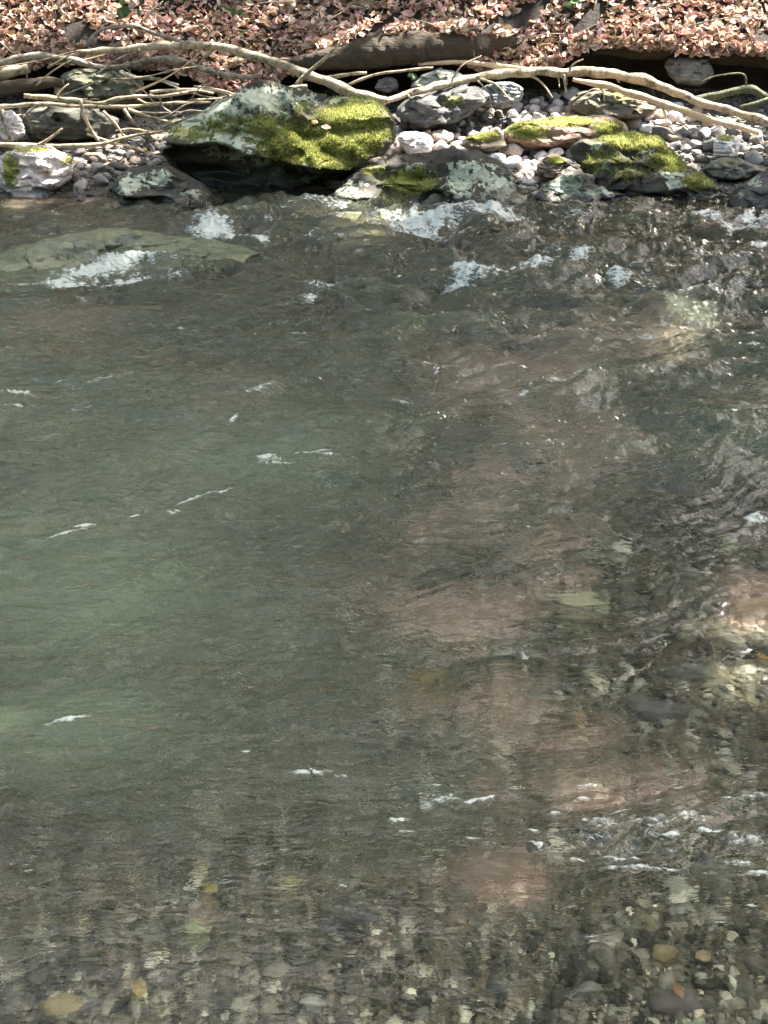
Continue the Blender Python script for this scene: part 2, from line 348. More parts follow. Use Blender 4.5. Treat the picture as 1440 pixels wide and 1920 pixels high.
# ------------------------------------------------------------------ generic instanced-into-one builder
def merge(Tv, Tf, M3, P, cols=None):
    """Tv (n,3) template, Tf faces, M3 (N,3,3), P (N,3) -> V, F, C"""
    N, n = len(P), len(Tv)
    V = np.einsum('nij,vj->nvi', M3, Tv)+P[:, None]
    F = (Tf[None]+(np.arange(N)*n)[:, None, None]).reshape(-1, Tf.shape[1])
    C = None if cols is None else np.repeat(cols, n, 0)
    return V.reshape(-1, 3), F, C
def rotm(yaw, tx, ty, s):
    cz, sz = np.cos(yaw), np.sin(yaw); cx, sx = np.cos(tx), np.sin(tx); cy, sy = np.cos(ty), np.sin(ty); o_, z_ = np.ones_like(cz), np.zeros_like(cz)
    Rz = np.array([[cz, -sz, z_], [sz, cz, z_], [z_, z_, o_]]); Rx = np.array([[o_, z_, z_], [z_, cx, -sx], [z_, sx, cx]]); Ry = np.array([[cy, z_, sy], [z_, o_, z_], [-sy, z_, cy]])
    Rm = np.einsum('ijn,jkn,kln->nil', Rz, Rx, Ry)
    return Rm*s[:, None, :]
import bmesh
def ico(sub):
    bm = bmesh.new(); bmesh.ops.create_icosphere(bm, subdivisions=sub, radius=1)
    v = np.array([x.co[:] for x in bm.verts]); f = np.array([[q.index for q in p.verts] for p in bm.faces]); bm.free(); return v, f
I2, I3, I4 = ico(2), ico(3), ico(5)
def stone_verts(base, seed, planes=9, rough=.12):
    r_ = np.random.default_rng(seed); v = base.copy()
    for _ in range(planes):
        nrm = r_.normal(size=3); nrm /= np.linalg.norm(nrm); d = r_.uniform(.5, .85)
        h = v@nrm; v = v-np.clip(h-d, 0, None)[:, None]*nrm*.92
    v = v*(1+rough*n3(v*1.6+seed*3.1)[:, None]+rough*.4*n3(v*4+seed)[:, None]); return v/np.abs(v).max(0)

# ------------------------------------------------------------------ gravel (stuff)
PAL_BED = np.array([(.04,.04,.042),(.09,.088,.085),(.17,.155,.135),(.22,.20,.17),(.32,.29,.25),(.15,.14,.12),(.07,.065,.06),(.40,.37,.32),(.26,.20,.12),(.50,.42,.28),(.60,.58,.50),(.30,.19,.13),(.22,.25,.21)])
PAL_BED = PAL_BED*.35+.65*PAL_BED.mean(1, keepdims=True)*np.array([[1.0, 1.01, .96]]); PAL_BED = PAL_BED**1.35*1.55
PAL_BED_W = np.array([2.2,2.5,2,2,1.5,2,2.5,.9,.8,.35,.45,.5,1]); PAL_BED_W /= PAL_BED_W.sum()
def scatter_gravel(name, P, size, pal, pw, mat, flat=.5, seed=0, label=None, cat='gravel'):
    N = len(P); Vs = []; Fs = []; Cs = []; off = 0; which = rng.integers(0, 8, N)
    for q in range(8):
        s = which == q
        if not s.any(): continue
        tv = stone_verts(I2[0], seed+q, 7, .18); m_ = int(s.sum()); sz = size[s]
        sc = np.stack([sz*rng.uniform(.8, 1.5, m_), sz*rng.uniform(.6, 1.0, m_), sz*flat*rng.uniform(.6, 1.3, m_)], -1)
        M3 = rotm(rng.uniform(0, 6.28, m_), rng.normal(0, .3, m_), rng.normal(0, .3, m_), sc)
        C = pal[rng.choice(len(pal), m_, p=pw)]*rng.uniform(.7, 1.3, (m_, 1))
        if name == 'stream_gravel':
            pk_, dk_ = bed_tone(P[s][:, 0], P[s][:, 1]); pk_ = (pk_*.85)[:, None]; C = C*(1-pk_)+pk_*np.array([(.78, .56, .50)])*rng.uniform(.35, 1.35, (m_, 1)); C = C*(1-.68*dk_[:, None])  # same painted sheens and far-bank shade on the pebbles
        v, f, c = merge(tv, I2[1], M3, P[s], C); Vs.append(v); Fs.append(f+off); Cs.append(c); off += len(v)
    me = mesh(name, np.concatenate(Vs), np.concatenate(Fs), mat, True, cols={'col': np.concatenate(Cs)})
    o = link(name, me); tag(o, label, cat, kind='stuff'); return o
# stream gravel: sample uniformly over the picture, so size grows with distance
N = 42000
px = rng.uniform(-260, 1700, N); py = 1980-(rng.uniform(0, 1, N)**.9)*1560
P = at_z(px, py); z = bed_z(P[:, 0], P[:, 1]); P[:, 2] = z
sz = np.clip(rng.lognormal(np.log(.0098), .6, N), .004, .05)*np.clip(P[:, 1]/3.0, .75, 1.9); sz = np.minimum(sz, .009+.011*P[:, 1]); P[:, 2] += sz*.12
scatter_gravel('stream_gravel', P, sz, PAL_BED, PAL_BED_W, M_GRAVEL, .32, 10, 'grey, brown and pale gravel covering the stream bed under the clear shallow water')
N = 9000
x = rng.uniform(-4.2, 4.2, N); y = rng.uniform(8.6, 11.75, N); P = np.stack([x, y, bed_z(x, y)], -1)
sz = np.clip(rng.lognormal(np.log(.017), .4, N), .008, .045); P[:, 2] += sz*.2
PALB = .36*np.array([(.26,.24,.24),(.36,.32,.32),(.18,.17,.17),(.44,.39,.38),(.10,.10,.10),(.30,.25,.2)]); PBW = np.ones(6)/6
scatter_gravel('bank_gravel', P, sz, PALB, PBW, M_GRAVEL, .55, 40, 'small grey and pinkish gravel filling the gaps between the bank stones')

# ------------------------------------------------------------------ boulders traced to real rocks
def spline_closed(pts, n):
    p = np.array(pts, float); m_ = len(p); t = np.linspace(0, m_, n, endpoint=False); i0 = t.astype(int); f = (t-i0)[:, None]
    a, b, c, d = p[(i0-1) % m_], p[i0 % m_], p[(i0+1) % m_], p[(i0+2) % m_]
    cr = .5*((2*b)+(-a+c)*f+(2*a-5*b+4*c-d)*f*f+(-a+3*b-3*c+d)*f**3); return cr*.6+(b*(1-f)+c*f)*.4
def blobs(px, py, L):
    v = np.zeros(np.shape(px))
    for b in L:
        cx, cy, rx, ry = b[:4]; s = b[4] if len(b) > 4 else 1.
        v = np.maximum(v, s*np.clip(1.6-1.6*np.sqrt(((px-cx)/rx)**2+((py-cy)/ry)**2), 0, 1))
    return v
def rock(name, label, outline, y0, depth, color, lean=.4, carve=None, moss=(), lichen=(), rough=.03, cat='rock', group=None, n=(150, 76), wet_shade_z=.045, moss_tufts=0, tuft=.016, parent=None, seed=None, lich0=0., moss0=0., facet=.28):
    seed = seed if seed is not None else (abs(hash(label)) % 97 if False else sum(map(ord, label)) % 97)
    nt_, np_ = n; ol = spline_closed(outline, nt_); c = ol.mean(0)
    if carve and 'c' in carve: c = np.array(carve['c'])
    ph = np.linspace(-np.pi/2, np.pi/2, np_); cc, ss = np.cos(ph), np.sin(ph)
    prof = cc**.62; yy = np.sign(ss)*np.abs(ss)**.85
    PX = c[0]+(ol[None, :, 0]-c[0])*prof[:, None]; PY = c[1]+(ol[None, :, 1]-c[1])*prof[:, None]
    mpp = y0*T/960*1.05
    YY = y0+depth*yy[:, None]+lean*(c[1]-PY)*mpp*1.0+np.zeros_like(PX)
    if carve: YY = YY+carve['f'](PX, PY)*(yy[:, None] < .2)
    Pw = at_y(PX, PY, YY); ctr = Pw.reshape(-1, 3).mean(0)
    d = Pw-ctr; L = np.linalg.norm(d, axis=-1, keepdims=True)+1e-6
    q = Pw*1.0; size = (ol[:, 0].max()-ol[:, 0].min())*mpp
    fr = 2.2/max(size, .15)
    nz = fbm3(q*fr*np.array([1, 1, 1.6]), seed, 5); ridg = np.abs(n3(q*fr*2.1*np.array([1, 1, 1.8]), seed+30))
    amp = rough*max(size, .15)/.4
    edgek = (1-.65*prof[:, None]**4)
    Pw = Pw+d/L*((nz*.8-ridg*.9+.2)*amp*edgek)[..., None]
    rf_ = np.random.default_rng(seed+5); K = 90; cpt = Pw.reshape(-1, 3)[rf_.integers(0, Pw.shape[0]*Pw.shape[1], K)]
    qq = Pw+.03*np.stack([n3(Pw*9, seed+s_) for s_ in (1, 2, 3)], -1)
    dist_ = np.stack([((qq-c_)**2*np.array([1, 1, 2.2])).sum(-1) for c_ in cpt]); kk = dist_.argmin(0); gk = rf_.normal(0, 1, (K, 3)); hk = rf_.normal(0, 1, K)
    fac = (gk[kk]*(Pw-cpt[kk])).sum(-1)*facet+hk[kk]*facet*max(size, .15)*.018
    Pw = Pw+d/L*(np.clip(fac, -.08*size, .08*size)*edgek)[..., None]
    st_ = n3(q*np.array([2, 2, 14])*fr*.6, seed+60); Pw[..., 1] += st_*amp*.5
    V = Pw.reshape(-1, 3); i = np.arange(np_*nt_).reshape(np_, nt_)
    F = np.stack([i[:-1], np.roll(i[:-1], -1, 1), np.roll(i[1:], -1, 1), i[1:]], -1).reshape(-1, 4)
    ppx, ppy = proj(V)
    mo = np.clip(blobs(ppx, ppy, moss)+moss0, 0, 1); li = np.clip(blobs(ppx, ppy, lichen)+lich0, 0, 1); we = 1-sstep(wet_shade_z, wet_shade_z+.045, V[:, 2]+.02*n3(V*9))
    me = mesh(name, V, F, M_ROCK, True, attrs={'moss': mo, 'lichen': li, 'wet': we}); cb = recentre(me)
    o = link(name, me); o.location = cb; o.color = (*color, 1)
    if parent is None: tag(o, label, cat, group)
    if moss_tufts:
        # tufts grow where the moss is
        nv = np.empty(len(V)*3, np.float32); me.vertices.foreach_get('normal', nv) if hasattr(me.vertices[0], 'normal') else None
        Nn = nv.reshape(-1, 3); keep = (mo > .38) & (Nn[:, 2] > -.35) & (V[:, 1] < y0+depth*.8)
        idx = np.where(keep)[0]
        if len(idx):
            r2 = np.random.default_rng(seed); fi = r2.integers(0, len(F), moss_tufts*3)
            A = V[F[fi]]; wq = r2.dirichlet([1, 1, 1, 1], len(fi)); p = (A*wq[..., None]).sum(1); nn = Nn[F[fi]].mean(1)
            mk = mo[F[fi]].mean(1)+.45*n3(p*14, 5)+.45*n3(p*35, 6); ok = (mk > .42) & (nn[:, 2] > -.4); p, nn = p[ok][:moss_tufts], nn[ok][:moss_tufts]
            m_ = len(p); dr = nn*.8+np.array([0, -.1, .35])+r2.normal(0, .45, (m_, 3)); dr /= np.linalg.norm(dr, axis=1)[:, None]
            ln = tuft*r2.uniform(.5, 1.5, m_)[:, None]; sd = np.cross(dr, r2.normal(size=(m_, 3))); sd /= np.linalg.norm(sd, axis=1)[:, None]+1e-6; wd = tuft*.22
            Vt = np.stack([p-sd*wd, p+sd*wd, p+dr*ln], 1).reshape(-1, 3); Ft = np.arange(m_*3).reshape(-1, 3)
            base = np.array([(.22,.27,.06),(.33,.36,.09),(.11,.15,.04),(.42,.41,.15),(.16,.13,.06)])[r2.integers(0, 5, m_)]*r2.uniform(.8, 1.25, (m_, 1))
            mt = link('moss', mesh('moss', Vt-cb, Ft, M_MOSS, False, cols={'col': np.repeat(base, 3, 0)}), o); mt['label'] = 'yellow green tufted moss'
    return o
def carve_under(y_edge, amount, soft=18):
    return lambda PX, PY: amount*sstep(0, soft, PY-y_edge(PX))
BIG = [(308,262),(322,240),(360,218),(400,196),(445,176),(490,164),(560,176),(640,180),(690,188),(722,203),(736,235),(736,262),(722,288),(700,302),(690,318),(665,338),(640,352),(600,364),(540,372),(480,380),(430,380),(390,365),(350,335),(320,300)]
edge = lambda X: np.interp(X, [300, 340, 400, 430, 470, 520, 570, 620, 660, 700, 740], [262, 268, 262, 268, 285, 298, 310, 315, 320, 318, 300])
big = rock('mossy_boulder', 'largest boulder, lichen at its left end and sunlit yellow moss at its right', BIG, 9.35, .42, (.045, .040, .028), .55,
     {'f': carve_under(edge, .5, 10)}, moss=[(660,240,95,80,1),(560,270,120,60,.85),(500,240,90,50,.62),(430,235,90,35,.5),(620,300,80,45,.7),(360,250,70,24,.55),(560,200,60,20,.45)],
     lichen=[(390,225,120,60,1),(500,190,120,42,.95),(460,255,140,40,.9),(440,285,60,20,.9),(600,335,70,24,.6),(520,300,90,26,.55),(640,185,60,12,.5)], n=(420, 200), rough=.04, moss_tufts=42000, wet_shade_z=.13)  # raised wet line also paints the recess under the ledge dark, as shade
B = [(606,378),(640,350),(665,325),(720,300),(770,291),(830,287),(880,294),(925,305),(955,330),(975,352),(1000,384),(985,400),(900,410),(800,412),(700,408),(630,400)]
rock('lichened_boulder', 'dark boulder at the waterline with round pale green lichen patches', B, 8.98, .24, (.03, .028, .022), .8, None,
     moss=[(770,340,80,40,.75),(700,320,50,20,.55),(740,370,60,20,.5)], lichen=[(880,325,70,34,.85),(940,350,50,40,.9),(860,355,50,30,.75),(770,320,40,20,.45),(650,360,50,30,.8),(810,325,30,12,.5),(975,375,30,14,1)], n=(260, 120), rough=.05, moss_tufts=9000, tuft=.012)
C_ = [(1074,286),(1100,265),(1150,254),(1190,250),(1228,262),(1262,285),(1302,320),(1346,352),(1340,372),(1250,380),(1160,376),(1115,350),(1090,318)]
rock('mossy_rock', 'triangular dark rock with a mossy top edge and pale lichen discs', C_, 9.2, .26, (.03, .028, .022), .7, None,
     moss=[(1190,262,90,28,1),(1260,300,60,35,.9),(1310,340,50,25,.8),(1130,300,60,40,.55),(1180,320,60,40,.45)], lichen=[(1120,280,18,14,.9),(1135,305,18,16,.9),(1215,290,22,18,.8),(1260,320,45,30,.8),(1265,345,28,18,.9)], n=(240, 110), rough=.05, moss_tufts=16000, tuft=.013)
rock('small_lichened_rock', 'low angular rock crusted with pale lichen at the water edge', [(1003,368),(1018,345),(1045,330),(1075,322),(1105,332),(1130,350),(1172,364),(1168,382),(1100,392),(1035,390)], 8.95, .16, (.08, .072, .058), .8, None, lichen=[(1060,350,50,30,.85),(1120,362,50,16,.9)], n=(180, 90), rough=.055)
rock('bank_rock', 'smooth dark rock cut off by the right edge of the photo', [(1362,385),(1385,355),(1440,318),(1500,295),(1570,305),(1620,370),(1600,410),(1440,412),(1380,405)], 8.95, .3, (.045, .045, .045), .7, None, lichen=[(1415,340,16,14,1),(1385,368,14,10,.7)], moss=[(1400,350,50,16,.35)], n=(160, 80), rough=.03)
rock('pale_rock', 'pale pink block with mossy brown left side on the left shore', [(2,310),(16,285),(60,277),(100,280),(135,293),(139,312),(120,342),(85,366),(60,380),(22,380),(5,350)], 9.12, .22, (.36, .31, .29), .3, None, moss=[(20,320,24,60,.8),(60,280,60,10,.75),(125,300,16,18,.7)], lichen=[(110,290,40,16,.5)], n=(180, 90), rough=.05, moss_tufts=2500, tuft=.012)
rock('low_rock', 'low dark rock with grey green lichen below the largest boulder', [(208,368),(222,332),(262,314),(310,309),(350,324),(388,350),(420,374),(400,392),(330,396),(240,392)], 8.98, .2, (.035, .034, .026), .7, None, lichen=[(245,345,45,30,.8),(300,335,40,24,.6),(350,365,50,16,.4)], n=(200, 90), rough=.04)
rock('yellow_mossy_rock', 'long flat rock with bright yellow moss among sunlit cobbles', [(944,246),(975,230),(1050,219),(1120,220),(1165,231),(1172,250),(1130,264),(1080,274),(1000,276),(955,266)], 10.0, .2, (.16, .11, .08), .7, None, moss=[(990,245,50,26,1),(1060,228,90,14,.9),(1140,240,40,22,.8)], n=(200, 90), rough=.04, moss_tufts=7000, tuft=.012)
rock('brown_rock', 'olive brown rock under the thin right hand branch', [(1068,198),(1090,173),(1120,164),(1170,169),(1210,184),(1230,206),(1195,224),(1115,222)], 10.75, .25, (.08, .07, .05), .6, None, moss=[(1160,180,60,20,.5)], n=(150, 80), rough=.04)
rock('flat_dark_rock', 'dark flat rock just below the fork of the long branch', [(742,218),(765,186),(820,172),(890,164),(918,180),(890,206),(850,232),(795,240)], 10.5, .25, (.05, .05, .047), .7, None, moss=[(850,190,60,20,.5)], n=(150, 80), rough=.04)
rock('grey_rock', 'rounded grey rock lying above the long branch near a seedling', [(772,162),(795,140),(830,129),(862,137),(878,156),(850,172),(800,176)], 10.95, .18, (.22, .21, .18), .5, None, lichen=[(830,145,30,12,.3)], n=(120, 60), rough=.04)
rock('blocky_dark_rock', 'blocky slate grey rock in shade above the beach cobbles', [(893,172),(920,158),(960,157),(980,168),(972,190),(940,204),(905,196)], 10.75, .16, (.13, .135, .14), .5, None, n=(120, 60), rough=.06)
rock('white_flat_rock', 'white flat stone right beside the yellow moss of the largest boulder', [(745,262),(752,250),(780,247),(806,254),(812,272),(800,288),(765,287)], 9.85, .11, (.62, .56, .55), .6, None, n=(120, 60), rough=.05)
rock('small_mossy_rock', 'small stone with a yellow moss cap left of the brightest cobbles', [(862,272),(880,256),(915,248),(943,256),(950,272),(925,284),(890,284)], 9.85, .11, (.16, .13, .09), .6, None, moss=[(905,256,50,16,1)], n=(120, 60), rough=.05, moss_tufts=1800, tuft=.011)
rock('dark_flat_rock', 'dark flat rock with a pale rim near the right edge', [(1316,318),(1340,300),(1380,297),(1410,307),(1430,320),(1400,336),(1345,338)], 9.35, .16, (.11, .11, .09), .7, None, moss=[(1370,305,50,14,.45)], n=(120, 60), rough=.04)
rock('round_rock', 'round grey rock sitting in the black hollow under the bank', [(1247,125),(1262,108),(1295,104),(1325,115),(1338,138),(1315,158),(1270,156)], 11.3, .18, (.14, .13, .12), .3, None, n=(120, 60), rough=.04)
rock('mossy_hollow_rock', 'dark green mossy rock behind the left branches', [(105,190),(118,142),(160,128),(220,130),(262,148),(268,188),(230,212),(150,214)], 10.9, .3, (.06, .06, .04), .3, None, moss0=.28, n=(150, 80), rough=.04, moss_tufts=7000, tuft=.016)
rock('black_mossy_rock', 'nearly black mossy rock in the hollow beneath the left branches', [(40,232),(55,208),(110,198),(180,204),(215,225),(195,258),(120,268),(60,262)], 10.3, .25, (.05, .05, .04), .3, None, moss0=.2, n=(130, 70), rough=.04, moss_tufts=3000, tuft=.014)
rock('streaked_rock', 'black and white streaked stone at the left edge above the bottom branch', [(-30,235),(-5,214),(22,210),(42,232),(46,252),(20,266),(-20,264)], 10.1, .15, (.30, .28, .28), .4, None, n=(110, 60), rough=.06)
rock('mossy_cube_rock', 'blocky stone with a moss top between cobbles near the right edge', [(1338,278),(1342,260),(1365,254),(1386,262),(1384,288),(1362,296),(1342,292)], 9.7, .1, (.40, .38, .36), .5, None, moss=[(1362,258,24,10,.9)], n=(110, 60), rough=.05)
rock('hollowed_rock', 'brown stone rimmed with yellow moss left of the triangular rock', [(1006,318),(1012,300),(1035,290),(1058,298),(1066,318),(1050,334),(1020,334)], 9.3, .11, (.12, .09, .07), .5, None, moss=[(1045,300,26,18,.8)], n=(110, 60), rough=.05)
rock('hollow_stone', 'small grey stone in the dark gap under the rotten log', [(704,165),(712,150),(728,144),(744,152),(746,166),(728,174)], 11.0, .08, (.13, .12, .12), .4, None, n=(90, 50), rough=.05)
rock('upstream_rock', 'low wide grey green slab awash near the left edge with water sliding over it', [(-90,505),(10,474),(75,452),(135,438),(200,424),(262,428),(310,432),(355,440),(430,456),(495,476),(430,505),(330,530),(200,560),(60,575),(-60,570)], 7.25, .22, (.22, .25, .15), 1.5, None, lichen=[(150,460,120,30,.6),(250,450,60,20,.5)], moss=[(120,480,150,30,.3)], n=(460, 220), rough=.04, wet_shade_z=.4, facet=.2)

# submerged rocks on the bed: (px, py, width px, height px, colour, label)
SUB = [(930,1655,190,70,(.27,.20,.18),'large pinkish slab under the water near the bottom, dark shadow at its right end'),
 (1080,1185,110,46,(.26,.25,.17),'olive submerged rock in the shallows at right'),
 (1085,1140,120,26,(.60,.58,.44),'cream coloured submerged stone, brightest of the right shallows'),
 (800,1305,90,44,(.36,.24,.10),'ochre submerged stone in the middle of the shallows'),
 (1105,1275,56,34,(.30,.33,.33),'pale blue grey submerged stone'),
 (1300,1270,150,30,(.10,.11,.10),'long dark submerged slab near the right edge'),
 (1365,1030,46,20,(.55,.55,.42),'oval cream stone just below the surface at right'),
 (1250,1345,140,44,(.12,.12,.13),'dark submerged slab with glints at its edge near the right'),
 (1420,1150,110,60,(.50,.38,.30),'sunlit pink submerged rock at the right edge'),
 (1200,1300,50,50,(.34,.35,.28),'grey green blocky submerged stone'),
 (1330,1000,160,36,(.08,.08,.08),'black submerged rock at the right end of the ripples'),
 (1100,1035,60,32,(.22,.23,.22),'grey stone where the ripples meet the right shallows'),
 (1390,855,90,40,(.20,.24,.16),'green submerged rock at the right edge of the deep water'),
 (310,1600,80,44,(.22,.23,.25),'blue grey submerged stone at lower left'),
 (240,1630,60,34,(.30,.19,.12),'rust brown submerged stone at lower left'),
 (375,1760,56,56,(.42,.46,.30),'pale green flat stone near the bottom left'),
 (60,1775,50,36,(.36,.36,.30),'pale grey stone at the bottom left corner gravel'),
 (280,1770,60,40,(.26,.27,.25),'grey flat stone beside the pale green stone'),
 (540,1680,70,30,(.42,.40,.26),'yellowish striped stone in the lower middle'),
 (650,1740,120,50,(.10,.10,.11),'dark slab in the lower middle gravel'),
 (110,1895,100,30,(.30,.25,.14),'ochre stone at the bottom left edge'),
 (590,1895,60,40,(.34,.35,.34),'pale grey stone at the bottom edge'),
 (940,1865,60,30,(.26,.29,.34),'blue grey stone at the bottom middle'),
 (1100,1870,70,36,(.32,.33,.33),'light grey stone at the bottom right of middle'),
 (1270,1890,110,50,(.10,.09,.10),'dark purple slab in the bottom right corner'),
 (1240,1800,60,40,(.40,.32,.20),'tan stone in the bottom right shallows'),
 (1330,1655,90,44,(.30,.33,.30),'rounded grey green stone under glinting water at right'),
 (1280,1540,110,50,(.36,.30,.24),'tan submerged rock beneath the right hand foam'),
 (760,655,60,26,(.40,.38,.18),'yellow stone in the middle of the far stream'),
 (745,690,80,50,(.24,.20,.17),'brown cobble in the middle of the far stream'),
 (460,408,90,20,(.30,.29,.18),'flat yellowish rock awash near the far shore'),
 (690,398,80,18,(.36,.34,.18),'yellow green rock awash before the lichened boulder'),
 (1170,388,120,18,(.12,.12,.10),'low dark rock awash between two shore rocks'),
 (100,1540,90,36,(.45,.44,.30),'cream stone broken up by ripples at lower left'),
 (300,1450,50,34,(.36,.38,.30),'small pale stone under the green water at left'),
 (860,800,180,50,(.20,.15,.12),'broad brown submerged rock in mid stream')]
def place_stone(name, label, px, py, wpx, hpx, col, cat, group, on='bed', sub=I3, seed=0, raise_=.35, mat=M_STONE):
    p = at_z(px, py) if on == 'bed' else at_ground(px, py)
    if on == 'bed':
        for _ in range(4):
            z = float(bed_z(p[0], p[1])); app = z/1.2 if z < 0 else z; p = at_z(px, py, app)
        z = float(bed_z(p[0], p[1]))
    else: z = float(bed_z(p[0], p[1]))
    dist = math.hypot(p[1], CAM_H); mpp = dist*T/960; w_ = wpx*mpp/2
    sd = math.sin(math.atan2(CAM_H-z, p[1])); hh = hpx*mpp
    rz = min(w_*.6, hh*.42/max(math.cos(math.asin(sd)), .3), max(.018, -z*.42) if on == 'bed' else 1); ry = max(w_*.5, min(w_*1.1, (hh-rz)/sd/2))
    v = stone_verts(sub[0], seed, 10, .13)*np.array([w_, ry, rz])
    me = mesh(name, v, sub[1], mat, True); o = link(name, me); o.location = (p[0], p[1], z+rz*raise_)
    o.rotation_euler = (random.uniform(-.12, .12), random.uniform(-.12, .12), random.uniform(-.3, .3)); o.color = (*col, 1)
    tag(o, label, cat, group); return o
for k, (px, py, a, b, col, lab) in enumerate(SUB):
    place_stone('submerged_stone', lab, px, py, a, b, col, 'stone', 'stones lying under the water', seed=200+k, sub=ico(4) if a > 90 else I3)

# ------------------------------------------------------------------ individual cobbles on the bank (copies share a few shapes)
CT = [mesh('cobble', stone_verts(I3[0], 300+q, 17, .16), I3[1], M_STONE) for q in range(10)]
def dups(zone, n, s0, s1, pal, label, group, bright=1.0, seed=1):
    """poisson-like placing of cobbles inside an outline on the beach"""
    r_ = np.random.default_rng(seed); poly = np.array(zone, float); out = []; tries = 0
    x0, y0_ = poly.min(0); x1, y1 = poly.max(0)
    def inside(x, y):
        c = False; j = len(poly)-1
        for i in range(len(poly)):
            if (poly[i, 1] > y) != (poly[j, 1] > y) and x < (poly[j, 0]-poly[i, 0])*(y-poly[i, 1])/(poly[j, 1]-poly[i, 1])+poly[i, 0]: c = not c
            j = i
        return c
    while len(out) < n and tries < n*60:
        tries += 1; x, y = r_.uniform(x0, x1), r_.uniform(y0_, y1); s = r_.uniform(s0, s1)**1.0*(.6+.4*r_.random())
        if not inside(x, y) or any(((x-a)/(s+c))**2+((y-b)/((s+c)*.55))**2 < .2 for a, b, c in out): continue
        out.append((x, y, s))
    for (x, y, s) in out:
        p = at_ground(x, y); z = float(bed_z(p[0], p[1])); mpp = math.hypot(p[1], 1.9)*T/960; w_ = s*mpp/2*1.35
        k = int(r_.integers(0, len(pal))); nm, cl = pal[k]; o = link('cobble', CT[int(r_.integers(0, 10))])
        h_ = w_*r_.uniform(.55, .9); o.scale = (w_*r_.uniform(.85, 1.15), w_*r_.uniform(.7, 1.0), h_); o.location = (p[0], p[1], z+h_*.45)
        o.rotation_euler = (r_.uniform(-.35, .35), r_.uniform(-.35, .35), r_.uniform(0, 6.28))
        f = r_.uniform(.8, 1.2); o.color = (cl[0]*f, cl[1]*f, cl[2]*f, 1); tag(o, label % nm, 'cobble', group+', '+nm)
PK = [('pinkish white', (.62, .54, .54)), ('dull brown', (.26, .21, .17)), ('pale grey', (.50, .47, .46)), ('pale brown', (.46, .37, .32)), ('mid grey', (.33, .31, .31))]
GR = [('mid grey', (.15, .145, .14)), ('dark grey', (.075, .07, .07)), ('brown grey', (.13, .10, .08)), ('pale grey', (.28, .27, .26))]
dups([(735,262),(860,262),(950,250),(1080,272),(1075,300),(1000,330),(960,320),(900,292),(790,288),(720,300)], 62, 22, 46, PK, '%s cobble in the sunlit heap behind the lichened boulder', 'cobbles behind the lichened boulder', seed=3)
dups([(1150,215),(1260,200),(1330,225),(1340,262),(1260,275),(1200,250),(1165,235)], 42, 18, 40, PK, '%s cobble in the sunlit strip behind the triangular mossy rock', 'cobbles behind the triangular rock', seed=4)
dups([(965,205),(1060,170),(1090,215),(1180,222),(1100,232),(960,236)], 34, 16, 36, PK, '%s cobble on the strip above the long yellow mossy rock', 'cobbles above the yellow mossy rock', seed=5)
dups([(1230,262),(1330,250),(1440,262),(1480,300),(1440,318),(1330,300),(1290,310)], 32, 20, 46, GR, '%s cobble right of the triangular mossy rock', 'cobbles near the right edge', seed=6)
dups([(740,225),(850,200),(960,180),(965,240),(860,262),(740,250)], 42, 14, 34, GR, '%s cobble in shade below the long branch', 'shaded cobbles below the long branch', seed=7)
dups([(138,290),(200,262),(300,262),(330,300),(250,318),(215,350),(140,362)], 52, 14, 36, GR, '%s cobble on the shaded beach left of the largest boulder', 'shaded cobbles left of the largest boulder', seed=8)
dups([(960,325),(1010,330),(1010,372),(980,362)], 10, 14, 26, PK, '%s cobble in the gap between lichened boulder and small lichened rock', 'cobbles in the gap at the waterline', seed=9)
dups([(640,300),(735,292),(720,312),(660,330)], 8, 16, 30, PK, '%s cobble tucked under the sunlit moss end of the largest boulder', 'cobbles under the moss end', seed=11)

